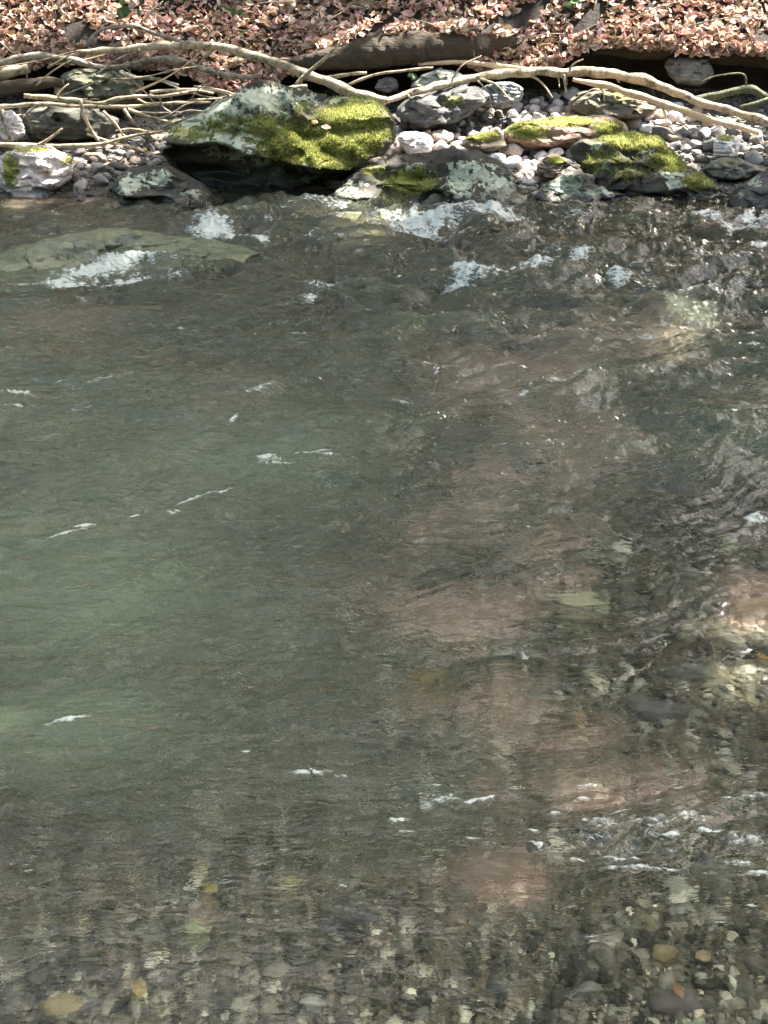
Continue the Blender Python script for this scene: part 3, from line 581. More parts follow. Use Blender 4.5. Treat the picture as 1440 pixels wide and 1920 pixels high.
# ------------------------------------------------------------------ branches
def tube(pts, rad, seg=10, seed=0, knot=.12, step=.03, jit=.5):
    p = np.array(pts, float); m_ = len(p); d = np.linalg.norm(np.diff(p, axis=0), axis=1); n = max(8, int(d.sum()/step))
    cum = np.concatenate([[0], np.cumsum(d)]); s = np.linspace(0, cum[-1], n)
    pe = np.vstack([2*p[0]-p[1], p, 2*p[-1]-p[-2]]); k = np.clip(np.searchsorted(cum, s, 'right')-1, 0, m_-2); f = ((s-cum[k])/d[k])[:, None]
    a, b, c, e = pe[k], pe[k+1], pe[k+2], pe[k+3]
    C = .5*((2*b)+(-a+c)*f+(2*a-5*b+4*c-e)*f*f+(-a+3*b-3*c+e)*f**3)
    r = np.interp(s, cum, rad)
    C = C+np.stack([n2(s*5, s*0+q, seed+q) for q in range(3)], -1)*r[:, None]*jit
    tn = np.gradient(C, axis=0); tn /= np.linalg.norm(tn, axis=1)[:, None]
    ref = np.array([0, 0, 1.]) if abs(tn[0, 2]) < .9 else np.array([1., 0, 0]); u = np.cross(tn, ref); u /= np.linalg.norm(u, axis=1)[:, None]; v = np.cross(tn, u)
    th = np.linspace(0, 2*np.pi, seg, endpoint=False); cs, sn = np.cos(th), np.sin(th)
    rr = r[:, None]*(1+knot*2*np.clip(n2(s*7/max(rad[0]*60, .5), s*0, seed+7), -.2, 1)[:, None]+.10*n2(s[:, None]*20+0*th, th[None]*1.3+0*s[:, None], seed))
    W = C[:, None]+u[:, None]*(cs*rr)[..., None]+v[:, None]*(sn*rr)[..., None]
    V = np.vstack([W.reshape(-1, 3), C[0], C[-1]]); i = np.arange(n*seg).reshape(n, seg)
    F = np.stack([i[:-1], np.roll(i[:-1], -1, 1), np.roll(i[1:], -1, 1), i[1:]], -1).reshape(-1, 4)
    a0, b0 = n*seg, n*seg+1
    T3 = np.concatenate([np.stack([np.roll(i[0], -1), i[0], np.full(seg, a0)], -1), np.stack([i[-1], np.roll(i[-1], -1), np.full(seg, b0)], -1)])
    return V, F, T3
BPTS = []
LPTS = [(690,215,9.2,.26),(665,270,9.0,.24),(635,205,9.35,.16),(715,245,9.1,.22),(600,260,9.0,.12),(560,235,9.1,.1),(1190,258,9.1,.16),(1250,285,9.1,.1),(1060,228,9.85,.2),(980,242,9.85,.16),(1130,232,9.85,.16),(75,320,8.95,.17),(905,258,9.8,.12),(780,262,9.75,.14),(1362,258,9.6,.08),(1060,345,8.85,.1),(430,195,9.3,.10),(350,225,9.2,.07),(500,185,9.4,.08)]
def branch(name, label, pts, rad, y, mat, cat='branch', group=None, twigs=(), seed=0, seg=10, knot=.2, step=.03, auto=0):
    """pts pixels; rad list of pixel radii; y distance (number or one per point)"""
    def w3(pts, rad, y):
        pts = np.array(pts, float); yy = np.full(len(pts), y) if np.isscalar(y) else np.array(y, float)
        P = at_y(pts[:, 0], pts[:, 1], yy); r = np.array(rad, float)
        if len(r) != len(pts): r = np.interp(np.linspace(0, 1, len(pts)), np.linspace(0, 1, len(r)), r)
        return P, r*yy*T/960*.88
    P, r = w3(pts, rad, y); V, F, T3 = tube(P, r, seg, seed, knot, step, .5 if seg < 20 else .08); me = mesh(name, V, [F, T3], mat, True); cb = recentre(me)
    if mat not in (M_LOG, M_BRANCHG) and seg > 5: BPTS.extend([P[0]*(1-u)+P[1]*u for P in zip(P[:-1], P[1:]) for u in (0, .33, .66)])
    o = link(name, me); o.location = cb; tag(o, label, cat, group)
    if auto:
        ra = np.random.default_rng(seed+900); yv = np.full(len(pts), float(y)) if np.isscalar(y) else np.array(y, float); pa = np.array(pts, float); twigs = list(twigs)
        for _ in range(auto):
            u = ra.uniform(.05, .95)*(len(pts)-1); i_ = int(u); f_ = u-i_; b = pa[i_]*(1-f_)+pa[i_+1]*f_; yb = yv[i_]*(1-f_)+yv[i_+1]*f_; L_ = ra.choice([7, 12, 30, 60])*ra.uniform(.7, 1.3); an = ra.choice([-1, 1])*ra.uniform(.35, 1.2); rr = max(1.1, np.max(rad)*ra.uniform(.2, .4))
            twigs.append(([tuple(b), tuple(b+np.array([math.cos(an), math.sin(an)])*L_*.5), tuple(b+np.array([math.cos(an+.25), math.sin(an+.25)])*L_)], [rr, rr*.7, rr*.4], [yb, yb-.03*ra.random(), yb+ra.uniform(-.1, .1)]))
    for q, (tp, tr, ty) in enumerate(twigs):
        P, r = w3(tp, tr, ty); V, F, T3 = tube(P-cb, r, 7, seed+q+20, .1, .02); link('twig', mesh('twig', V, [F, T3], mat, True), o)
    return o
branch('fallen_branch', 'thick pale branch running from upper left down to the fork above the boulder', [(148,97),(230,92),(300,88),(360,86),(420,90),(480,106),(540,124),(600,150),(660,172),(726,189)], [5,7,8,8,8,9,9,10,9,7], [10.6,10.6,10.55,10.5,10.4,10.3,10.2,10.15,10.1,10.15], M_BRANCH, seed=1, step=.02, auto=9,
       twigs=[([(555,158),(590,125),(620,100),(640,78),(652,60)], [4,4,3,2,1.5], 10.05)])
branch('fallen_branch', 'long arching pale branch from the fork across to the right edge', [(715,192),(780,172),(860,152),(960,137),(1060,134),(1130,138),(1205,150),(1262,172),(1330,196),(1440,228),(1520,250)], [6,7,8,9,9,10,10,9,8,7,6], [10.12,10.3,10.5,10.7,10.75,10.75,10.7,10.6,10.5,10.3,10.2], M_BRANCH, seed=2, step=.02, auto=10,
       twigs=[([(1056,140),(1060,160),(1062,175)], [3,2.5,2], 10.7)])
branch('fallen_branch', 'grey branch curving behind the pale one at upper left', [(-60,140),(0,122),(55,106),(120,110),(180,124),(230,124),(300,111),(345,118),(400,136),(450,144),(490,143)], [6,7,7,6,6,6,7,7,6,6,4], 10.75, M_BRANCHG, seed=3, auto=6)
branch('fallen_branch', 'dark thin branch resting high on the leaf slope', [(158,88),(180,64),(205,51),(255,49),(300,66),(350,80),(372,84)], [3,3,4,4,4,3,2], 11.0, M_BRANCHG, seed=4)
branch('peeled_branch', 'tan barkless branch slanting below the arching one at right', [(1075,149),(1120,158),(1160,168),(1240,194),(1330,222),(1425,250)], [4,6,6,7,7,5], [10.6,10.6,10.55,10.4,10.2,10.0], M_TAN, seed=5, auto=4)
branch('dead_stick', 'long straight pale stick above the hollow at left', [(-60,205),(0,200),(80,194),(140,199),(240,200),(330,193),(395,192)], [4,4,4,4,3.5,3,2], 10.15, M_BRANCH, seed=6, auto=3,
       twigs=[([(232,204),(250,228),(270,251)], [4,3,2], 10.12), ([(36,200),(40,212),(43,216)], [2,1.5,1], 10.14), ([(300,182),(305,200),(325,214)], [2.5,2,1.5], 10.12), ([(240,205),(290,222),(335,232)], [4,3,2], 10.1)])
branch('dead_stick', 'stick with a squared pale broken end at left', [(45,180),(95,184),(140,188),(190,193),(230,183),(310,180),(365,171),(400,175)], [5,5,5,4,3.5,3,3,2], 10.25, M_BRANCH, seed=7, auto=4)
branch('dead_stick', 'lowest pale stick just above the pale pink block', [(-60,270),(0,271),(60,273),(140,274),(190,270),(250,254),(306,246)], [5,5,5,4,4,3,2], 9.75, M_BRANCH, seed=8, auto=3, twigs=[([(70,272),(95,258),(117,241)], [4,3,2], 9.74)])
branch('dead_stick', 'curved stick hanging down across the two long sticks', [(150,185),(158,215),(172,245),(198,281)], [4,4,4,2], 9.95, M_BRANCH, seed=9)
branch('dead_stick', 'short slanting stick just right of the curved hanging one', [(194,208),(215,230),(232,256)], [3,3,2], 9.9, M_BRANCH, seed=10)
branch('dead_stick', 'dark stick at the left edge leaning down to the bottom stick', [(-12,190),(2,215),(18,262)], [5,5,3], 9.9, M_BRANCHG, seed=11)
branch('dead_stick', 'reddish stick lying right behind the arching branch', [(784,120),(850,117),(920,122),(992,130)], [4,4,5,4], 11.0, M_TAN, seed=12)
branch('dead_stick', 'thin pale stick leading from the fork towards the seedling', [(650,160),(700,142),(760,132),(812,127)], [3,3,3,2], 10.6, M_BRANCH, seed=13)
branch('dead_stick', 'short straight stick in the gap below the rotten log', [(602,146),(640,141),(688,137)], [4,4,3], 10.7, M_BRANCH, seed=14)
branch('dead_stick', 'stubby pale stick on top of the largest boulder', [(520,174),(545,166),(576,163)], [4,6,4], 9.95, M_BRANCH, seed=15)
branch('dead_stick', 'thin stick above the squared stick near the boulder', [(280,172),(320,170),(360,168),(410,172),(440,185)], [3,4,3,3,2], 10.3, M_BRANCH, seed=16, auto=3)
branch('dead_stick', 'dark stick sagging below the grey branch', [(224,136),(250,144),(290,149),(335,160)], [4,4,4,3], 10.6, M_BRANCHG, seed=17)
branch('dead_stick', 'dim thin stick low in the left hollow', [(250,211),(310,212),(380,208)], [2,2,1.5], 10.2, M_BRANCHG, seed=18)
branch('dead_stick', 'dull stick lying on the left slope of the largest boulder', [(300,240),(350,224),(400,206),(440,190)], [2,3,3,2], 9.75, M_BRANCHG, seed=19)
branch('dead_stick', 'short pale stick leaning on the top left of the boulder', [(392,206),(402,196),(416,184)], [3,4,4], 9.8, M_BRANCH, seed=20)
branch('mossy_root', 'green mossy root at the right edge under the bank', [(1300,185),(1330,182),(1365,173),(1410,170),(1440,184),(1500,200)], [5,7,8,8,7,6], 10.8, M_MOSSY, 'root', seed=21, twigs=[([(1312,156),(1330,147),(1352,141),(1394,139),(1400,160)], [1,1.4,1.6,2,2], 10.75)])
branch('mossy_root', 'pale mossy root end just below the first root at right', [(1385,202),(1415,196),(1440,188),(1500,180)], [4,5,5,5], 10.7, M_MOSSY, 'root', seed=22)
branch('thin_twig', 'fine twig rising up the leaf slope at upper left', [(270,40),(285,20),(306,2)], [1.5,1.5,1], 11.05, M_BRANCH, 'twig', seed=23)
branch('thin_twig', 'fine twig on the leaf slope above the pale branch', [(426,54),(445,36),(464,20)], [1.2,1.5,1], 11.05, M_BRANCH, 'twig', seed=24)
branch('thin_twig', 'fine curved twig hanging over the left end of the rotten log', [(612,55),(618,38),(640,24)], [1.5,1.5,1], 10.9, M_BRANCH, 'twig', seed=25)
branch('thin_twig', 'stiff twig sticking out of the left slope', [(0,78),(15,92),(30,104)], [1.5,2,1.5], 10.9, M_BRANCH, 'twig', seed=26)
r_ = np.random.default_rng(15)
for k in range(22):
    a_, b_ = r_.uniform(-30, 430), r_.uniform(95, 255); ln = r_.uniform(50, 190); an = r_.normal(-.05, .35); y_ = np.interp(b_, [95, 180, 260], [10.9, 10.4, 9.9])
    pp = [(a_, b_), (a_+ln*.33*math.cos(an), b_+ln*.33*math.sin(an)+r_.uniform(-8, 8)), (a_+ln*.66*math.cos(an), b_+ln*.66*math.sin(an)+r_.uniform(-8, 8)), (a_+ln*math.cos(an), b_+ln*math.sin(an))]
    branch('thin_stick', 'thin dead stick in the tangle over the left hollow', pp, [2.4, 2, 1.6, 1], y_, [M_BRANCH, M_BRANCHG, M_TAN][k % 3], 'stick', 'thin sticks tangled at the left', seed=120+k, seg=6)
for k in range(30):
    x_, t_ = r_.uniform(-3, 3.2), r_.uniform(.02, .6); p0 = slope_pt(x_, t_)+np.array([0, -.02, .05]); dd = r_.normal(0, 1, 3)*np.array([.22, .06, .05])
    V, F, T3 = tube([p0, p0+dd+np.array([0, 0, .03]), p0+dd*2.2], [.006, .005, .003], 6, 150+k, .1, .02); me = mesh('litter_twig', V, [F, T3], [M_BRANCH, M_BRANCHG][k % 2]); cb = recentre(me)
    o = link('litter_twig', me); o.location = cb; tag(o, 'short twig lying among the dry leaves of the bank', 'twig', 'twigs in the leaf litter')
r_ = np.random.default_rng(5)
for k in range(16):
    px_ = 760+k*43+r_.uniform(-12, 12); p0 = np.interp(px_, [p[0] for p in LIP], [p[1] for p in LIP])
    branch('hanging_root', 'thin rootlet dangling from the undercut lip of the bank', [(px_, p0-8), (px_+r_.uniform(-4, 4), p0+8), (px_+r_.uniform(-10, 10), p0+r_.uniform(18, 32))], [1.3, 1.1, .6], 11.0, M_BRANCHG, 'root', 'rootlets hanging from the bank', seed=60+k, seg=5)
branch('rotten_log', 'thick rotten brown log half buried under leaves in the centre of the bank', [(545,118),(600,112),(680,102),(770,92),(860,88),(950,90),(1040,92)], [8,20,28,32,30,24,18], [11.05,11.0,11.0,11.05,11.15,11.35,11.5], M_LOG, 'log', seed=30, seg=36, knot=.05, step=.015)
branch('dark_log', 'dark weathered log under the leaf overhang at right', [(1110,92),(1190,90),(1280,92),(1360,98),(1450,104),(1560,110)], [10,20,22,24,24,24], 11.38, M_LOG, 'log', seed=31, seg=30, knot=.05, step=.02)
branch('broken_log', 'black broken log with a splintered pale end in the left hollow', [(-40,175),(0,168),(50,160),(90,155),(118,156)], [14,14,13,12,9], 10.6, M_LOG, 'log', seed=32, seg=24, knot=.08, step=.015)
branch('pale_log', 'mottled pale log stub at the far left edge', [(-50,150),(-10,143),(25,134),(54,128)], [12,12,12,9], 10.7, M_BRANCH, 'log', seed=33, seg=20, step=.02)

# ------------------------------------------------------------------ leaves
LV = np.array([(0,0,0),(.28,.22,.05),(.30,0,-.02),(.28,-.22,.05),(.68,.19,.04),(.68,0,.0),(.68,-.19,.04),(1,0,.06)])-np.array([.5,0,0])
LF4 = np.array([(2,5,4,1),(3,6,5,2)]); LF3 = np.array([(0,2,1),(0,3,2),(5,7,4),(6,7,5)])
def leaves(N_, P, nrm, size, cols, curl=1.0, tilt=.5):
    yaw = rng.uniform(0, 6.28, N_); z = nrm+rng.normal(0, tilt, (N_, 3)); z /= np.linalg.norm(z, axis=1)[:, None]
    a = np.stack([np.cos(yaw), np.sin(yaw), 0*yaw], -1); x = a-(a*z).sum(1)[:, None]*z; x /= np.linalg.norm(x, axis=1)[:, None]; y = np.cross(z, x)
    wd = rng.uniform(.8, 1.5, N_); cu = rng.normal(1.4, 1.6, N_)*curl
    M3 = np.stack([x*size[:, None], y*(size*wd)[:, None], z*(size*cu)[:, None]], -1)
    V = np.einsum('nij,vj->nvi', M3, LV)+P[:, None]; o_ = (np.arange(N_)*8)[:, None, None]
    return V.reshape(-1, 3), [(LF4[None]+o_).reshape(-1, 4), (LF3[None]+o_).reshape(-1, 3)], np.repeat(cols, 8, 0)
PALL = np.array([(.50,.30,.25),(.60,.38,.33),(.36,.25,.18),(.64,.48,.40),(.26,.16,.11),(.44,.33,.22),(.15,.10,.07),(.56,.32,.29),(.30,.20,.12),(.20,.14,.09),(.66,.54,.42)])
N = 21000; x = rng.uniform(-4.6, 4.6, N); t = np.abs(rng.uniform(-.08, 1.25, N)); P = slope_pt(x, t); P[:, 2] += rng.uniform(0, .045, N)
hang = (rng.random(N) < .16); t2 = rng.uniform(0, .09, N); P[hang] = slope_pt(x[hang], np.zeros(hang.sum())); P[hang, 2] -= t2[hang]; P[hang, 1] -= rng.uniform(.0, .06, hang.sum())
bare = n2(P[:, 0]*2.3, P[:, 1]*2.3+P[:, 2]*2, 21) > .34; keep = ~bare | hang
P = P[keep]; hang = hang[keep]; N = len(P)
ll_ = at_y(np.array([600., 680, 770, 860, 950]), np.array([90., 70, 58, 56, 66]), 11.0); u_ = rng.uniform(0, 4, 700); i_ = u_.astype(int); f_ = (u_-i_)[:, None]
PL = ll_[i_]*(1-f_)+ll_[i_+1]*f_+np.stack([rng.normal(0, .05, 700), rng.uniform(-.06, .25, 700), rng.uniform(-.02, .06, 700)], -1)+np.array([0, .05, 0])
lk = n2(PL[:, 0]*4, PL[:, 1]*3, 71)+np.interp(PL[:, 0], [ll_[0, 0], ll_[4, 0]], [-.1, .35]) > 0; PL = PL[lk]; P = np.concatenate([P, PL]); hang = np.concatenate([hang, np.zeros(len(PL), bool)]); N = len(P)
nr = np.where(hang[:, None], np.array([0, -1, .15]), np.array([0, -.55, .8])); sz = np.clip(rng.lognormal(np.log(.072), .33, N), .035, .13)
V, F, C = leaves(N, P, nr, sz, PALL[rng.integers(0, 11, N)]*rng.uniform(.7, 1.35, (N, 1)), 1.3, .85)
tag(link('leaf_litter', mesh('leaf_litter', V, F, M_LEAF, False, cols={'col': C})), 'dry pinkish brown leaf litter covering the bank above the undercut', 'leaf litter', kind='stuff')
N = 34000; x = rng.uniform(-12, 13, N); t = rng.uniform(1.1, 13, N); P = slope_pt(x, t); P[:, 2] += .02
V, F, C = leaves(N, P, np.tile([0, -.4, .9], (N, 1)), rng.uniform(.10, .22, N), PALL[rng.integers(0, 8, N)]*rng.uniform(.7, 1.1, (N, 1)), 1., .35)
tag(link('hill_leaf_litter', mesh('hill_leaf_litter', V, F, M_LEAF, False, cols={'col': C})), 'dry leaf litter on the wooded hill above the bank', 'leaf litter', kind='stuff')
# single fallen leaves on stones and in the water
def one_leaf(label, p, col, s=.06, nrm=(0, -.5, .85), group=None):
    V, F, C = leaves(1, np.zeros((1, 3)), np.array([nrm], float), np.array([s]), np.array([col]), 1.0, .15)
    o = link('fallen_leaf', mesh('fallen_leaf', V, F, M_LEAF, False, cols={'col': C})); o.location = p; tag(o, label, 'leaf', group)
one_leaf('dry pink leaf caught in the moss on the largest boulder', at_y(612, 240, 8.93), (.55,.33,.26), .09)
one_leaf('small brown leaf caught in the moss beside the pink one', at_y(590, 228, 8.95), (.5,.26,.12), .06)
one_leaf('yellow leaf on the dark cobbles at left', at_ground(274, 294)+np.array([0,-.02,.06]), (.62,.52,.12), .05)
one_leaf('orange leaf under the lowest stick at left', at_ground(135, 266)+np.array([0,0,.07]), (.55,.25,.12), .08)
for px_, py_, cl, lb in [(1440-15,1268,(.36,.24,.10),'orange submerged leaf at the right edge'),(1405,1348,(.45,.40,.28),'cream submerged leaf near the right edge'),(1085,1362,(.58,.42,.22),'tan submerged leaf below the shallows rocks'),(1265,1904,(.28,.16,.11),'small rust leaf in the bottom right corner'),(1310,1838,(.45,.36,.26),'tan leaf beside the rust leaf at bottom right'),(390,1675,(.55,.48,.16),'yellow leaf under rippled water at lower left'),(265,1890,(.45,.36,.18),'small ochre leaf at the bottom left'),(1345,1535,(.45,.25,.14),'brown leaf under the right hand foam')]:
    p = at_z(px_, py_, -.08); p[2] = float(bed_z(p[0], p[1]))+.035; one_leaf(lb, p, cl, .05, (0, 0, 1))
# small green plants on the bank
def plant(label, px_, py_, y, n_, s):
    p = at_y(px_, py_, y); e = bpy.data.objects.new('seedling', None); COL.objects.link(e); e.location = p; tag(e, label, 'plant')
    V, F, T3 = tube(np.array([[0, 0, -.03], [.005, 0, .0], [.0, -.01, .03]]), [.002, .002, .001], 5, 1, .1, .01); link('stem', mesh('stem', V, [F, T3], M_MOSSY), e)
    for q in range(n_):
        V, F, C = leaves(1, np.array([[random.uniform(-s, s), random.uniform(-s, s)*.5, random.uniform(-.2, 1)*s]]), np.array([[0, -.8, .6]]), np.array([s*1.2]), np.array([(.05, .10, .03)]), .6, .4)
        link('leaf', mesh('leaf', V, F, M_CANOPY, False, cols={'col': C}), e)
plant('small green seedling in front of the rounded grey rock', 772, 152, 10.75, 4, .05)
plant('pale green leaved seedling touching the long branch', 790, 160, 10.3, 3, .045)
plant('green plant on the leaf slope at upper left', 245, 24, 11.2, 5, .09)
plant('greenish sprig high on the slope above the largest boulder', 440, 22, 11.2, 4, .07)
plant('green sprig on the leaf slope right of centre', 1075, 10, 11.2, 4, .07)

# ------------------------------------------------------------------ water
FOAM_GLINTS = [  # foam and painted sky glints: px, py, rx, ry, height m slant
 (885,517,42,20,.075,1,0),(862,535,40,9,.02,.7,-.2),(960,520,55,9,.02,.5,-.25),(1010,503,40,9,.02,.7,-.2),(1085,486,22,6,.015,.7,-.2),(1160,530,26,15,.03,.7,.2),(1210,512,40,6,.01,.6,0),(1190,500,30,5,.01,.5,0),
 (400,440,42,17,.08,1,0),(330,470,60,10,.02,.7,.2),(270,500,40,8,.02,.8,0),(150,500,60,7,.01,.6,-.1),(440,452,50,8,.02,.7,.15),(490,462,20,4,.0,.8,.1),(215,505,50,16,.03,.8,-.15),(250,480,30,16,.02,.9,0),(180,520,90,8,.02,.8,-.1),(300,495,50,10,.02,.6,.1),(360,470,60,10,.02,.6,.1),(110,535,110,5,.008,.75,0),(235,528,70,5,.005,.7,-.1),(340,512,50,4,.005,.45,-.2),(320,525,60,3,0,.4,-.15),
 (790,418,90,9,.04,.85,-.05),(775,432,60,7,.02,.95,-.1),(930,412,70,7,.03,.75,0),(860,405,50,6,.02,.6,0),(700,425,30,5,.01,.5,0),(1080,410,40,4,.01,.5,0),(1220,408,40,4,.01,.55,0),(1320,408,40,4,.01,.8,0),
 (1395,430,55,14,.05,.8,.2),(1430,407,50,6,.02,.95,0),(1420,470,30,5,0,.7,.1),(1300,480,20,5,0,.4,0),(1290,562,40,5,.01,.55,0),(1390,552,60,14,.02,.5,0),(1330,535,60,6,.01,.4,0),(1210,548,40,4,.01,.5,0),
 (630,545,70,9,.02,.5,-.1),(580,565,26,5,.01,.6,0),(700,542,16,5,.01,.6,0),(608,432,8,4,0,.9,0),(340,612,14,5,0,.5,0),(205,710,90,7,.01,.42,-.2),(35,736,45,3,.008,.6,0),(30,758,40,2.5,.005,.5,0),(492,738,50,5,.015,.55,-.3),(440,785,16,4,.01,.6,-.4),
 (500,878,24,4,.012,.9,-.1),(575,862,50,3,.008,.6,-.15),(690,798,16,3,.005,.5,0),(340,944,80,3.2,.01,.8,-.22),(160,992,22,3,.008,.9,-.15),(120,1008,50,2.6,.008,.8,-.25),(325,963,20,2.5,.005,.6,-.1),(490,981,26,3,.006,.6,0),(520,960,14,3,.005,.5,-.2),(520,998,26,2,.004,.4,-.2),
 (260,1058,10,3,0,.5,-.2),(168,1110,10,2,0,.5,-.2),(130,1352,44,5,.01,.8,-.2),(462,1410,8,3,0,.8,0),(585,1450,65,6,.012,.5,0),(640,1458,34,5,.008,.45,0),(830,1498,34,6,.012,.75,-.05),(905,1497,45,3,.01,.7,-.15),(820,1475,8,4,0,.8,0),(745,1532,26,4,.01,.75,0),(750,1557,38,3,.006,.6,.1),(880,1575,60,8,.012,.3,0),
 (1095,1480,26,3,.008,.7,-.1),(1160,1530,22,4,.01,.8,-.15),(1040,1530,18,3,.008,.7,0),(1240,1500,30,3,.008,.6,.05),(1330,1570,34,5,.01,.75,.1),(1380,1620,40,4,.008,.6,0),(1180,1610,34,3,.008,.7,.08),(1080,1610,22,3,.006,.6,0),(1420,1640,24,4,.008,.7,0),(1250,1585,40,4,.01,.7,-.05),(1350,1730,18,3,0,.6,0),(1230,1700,16,3,0,.6,.1),(1000,1560,20,3,.006,.6,.1),(960,1480,26,2.5,.006,.6,-.1),(640,1660,10,3,0,.55,0),(1110,1760,40,3,.006,.45,.25),(520,880,40,2.5,.006,.6,-.1),(620,862,30,2.5,.006,.5,-.12),(400,926,40,2.5,.008,.75,-.25),(250,965,34,2.5,.006,.65,-.22),(1060,705,60,3,.008,.6,-.3),(1000,735,50,3,.008,.5,-.3),(760,740,26,3,.004,.45,-.1),(300,738,40,2.5,.004,.4,-.2),(900,620,30,3,.004,.4,0),(1200,640,50,3,.005,.4,0),(560,980,20,2,.004,.5,0),(150,560,30,3,0,.4,.2),
 (1130,1560,40,14,.02,.55,.1),(1090,1505,20,4,.01,.7,-.1),(1200,1555,60,8,.012,.45,0),(1290,1552,40,12,.012,.5,0),(1230,1630,140,6,.012,.55,.05),(1010,1588,26,5,.01,.6,.2),(1400,1585,60,14,.015,.45,0),(1420,1500,40,8,.01,.5,0),(1370,1510,30,6,.01,.4,0),(1300,1605,60,5,.01,.4,0),(1410,970,28,9,.012,.7,0),(1395,855,26,4,.008,.5,0),
 (1140,802,40,4,.006,.4,-.1),(1130,720,16,3,.004,.45,0),(1130,690,30,3,.004,.4,-.5),(1120,1575,30,4,0,.6,0),(1413,1700,16,5,0,.6,0),(1100,1545,12,5,0,.8,0),(785,928,10,3,0,.5,0),(1390,1030,1,1,0,0,0)]
cols_ = np.concatenate([np.linspace(-1300, -150, 90), np.arange(-145, 1590, 2.0), np.linspace(1600, 2750, 90)])
rows_ = np.concatenate([np.linspace(352, 420, 46), np.arange(421.5, 1960, 1.9), np.linspace(1970, 3300, 120)])
PXg, PYg = np.meshgrid(cols_, rows_)
Wg = at_z(PXg, PYg); X, Y = Wg[..., 0], Wg[..., 1]
rap = blobs(PXg, PYg, [(800,430,800,110,1),(1350,560,300,150,.8),(1250,1560,320,130,.9),(250,480,320,80,.8),(900,560,500,120,.6),(800,1500,200,60,.5),(1300,850,260,120,.5),(950,690,300,140,.45)])
rap0 = rap; rap = np.clip(rap+.30*sstep(2.2, 3.6, Y)*(.45+.55*sstep(250, 750, PXg)+.3*n2(X*.8, Y*.8, 57)), 0, 1.15)
ca, sa = math.cos(R(20)), math.sin(R(20)); wx = X+.10*n2(X*2.3, Y*2.3, 31); wy = Y+.10*n2(X*2.3, Y*2.3, 32)
A = wx*ca+wy*sa; Bc = -wx*sa+wy*ca
def ridge(v): return 1-np.abs(v)*2.0
H = .026*n2(A/.95, Bc/.42, 33)*(.6+rap)
H += .021*n2(A/.42, Bc/.15, 34)*(.6+1.3*rap)
H += .0125*n2(A/.24, Bc/.075, 35)*(.6+1.4*rap)
H += .0058*ridge(n2(A/.19, Bc/.04, 36))*(.55+1.2*rap)
H += .0042*n2((A+Bc*.6)/.08, (Bc-A*.25)/.030, 37)*(.7+.8*rap)
H += .030*np.clip(n2(A/.42, Bc/.16, 38), 0, 1)**1.5*rap*sstep(3.5, 6.5, Y)
H += .008*ridge(n2(A/1.5, Bc/.17, 47))*sstep(-.1, .35, n2(X*.9, Y*.9, 48))
H *= .20+1.30*sstep(1.7, 4.0, Y)+.55*rap*(1-sstep(2.5, 5, Y))
H += .0022*n2(X/.07, Y/.06, 49)*(1-sstep(2.5, 4, Y))
foam = np.zeros_like(X); jx = 7*n2(PXg/18, PYg/7, 40)+3*n2(PXg/6, PYg/3, 41); jy = 5*n2(PXg/14, PYg/6, 42)+2.*n2(PXg/5, PYg/2.5, 43)
for (fx, fy, rx, ry, hh, fs, sl_) in FOAM_GLINTS:
    if fs <= 0: continue
    m_ = (np.abs(PXg-fx) < rx*3) & (np.abs(PYg-fy) < ry*3+abs(sl_)*rx*2+8)
    if not m_.any(): continue
    kx = min(1, rx/25); ky = min(1, ry/9); dx = (PXg[m_]-fx+jx[m_]*kx)/rx; dy = (PYg[m_]-fy-sl_*(PXg[m_]-fx)+jy[m_]*ky)/ry
    g = np.exp(-(dx*dx+dy*dy)*1.0); foam[m_] = np.maximum(foam[m_], fs*g*1.25); H[m_] += .7*hh*g*(1+.5*n2(PXg[m_]/12, PYg[m_]/5, 44))
# scattered specks of foam in the quick water
spk = sstep(.42, .6, n2(X*9, Y*14, 50))*rap0*.6*sstep(.0, .3, n2(X*1.7, Y*2.4, 51)); crest = sstep(.12, .5, n2(A/.38, Bc/.15, 34)+.6*n2(A/.20, Bc/.075, 35))*sstep(.05, .45, n2(X*1.3, Y*2.2, 52)+.25*rap0)*rap0*.55; foam = np.clip(np.maximum(np.maximum(foam, spk), crest), 0, 1)
# water climbs over the submerged rock at left
g = np.exp(-(((PXg-230)/240)**2+((PYg-490)/40)**2)**1.5); H += .006*g*(1+.8*n2(PXg/40, PYg/14, 53))
depth = np.clip(H-bed_z(X, Y), 0, 1)
V, F = bump_mesh_grid(X, Y, H)
o = link('stream_water', mesh('stream_water', V, F[:, ::-1], M_WATER, True, attrs={'depth': depth, 'foam': foam, 'rapid': rap})); tag(o, kind='structure')

# ------------------------------------------------------------------ unseen trees over the stream, crowns shaped for shade and reflections
LIT = [(120,50,220,80),(330,60,60,30),(520,95,110,66),(250,120,120,20),(420,135,100,26),(620,30,110,36),(1190,35,170,44),(900,45,80,30),(1400,40,60,30),(1040,75,60,30),
 (400,200,50,10),(480,215,40,12),(350,240,30,10),(665,240,85,62),(560,250,40,22),(620,165,120,16),
 (850,268,130,26),(1000,292,66,44),(1100,228,190,24),(1260,225,130,26),(1380,275,70,22),(1040,190,90,22),(1175,262,70,14),(1270,300,30,20),(75,318,48,34),(1065,345,40,14),
 (1100,1490,60,3),(1410,1150,40,14),(1250,1895,60,14),(375,1755,20,8),(1420,1270,24,10),(1300,590,50,6),(690,398,50,10)]  # patches kept in sun by gaps cut in the canopy
def ground_h(x, y):
    z = np.where(y < BY0, 0., beach_z(y)); tt = y-YL; zl_ = zlip(x); return np.where(tt > 0, zl_+np.where(tt < .5, tt*.85, .425+(tt-.5)*.75), z)
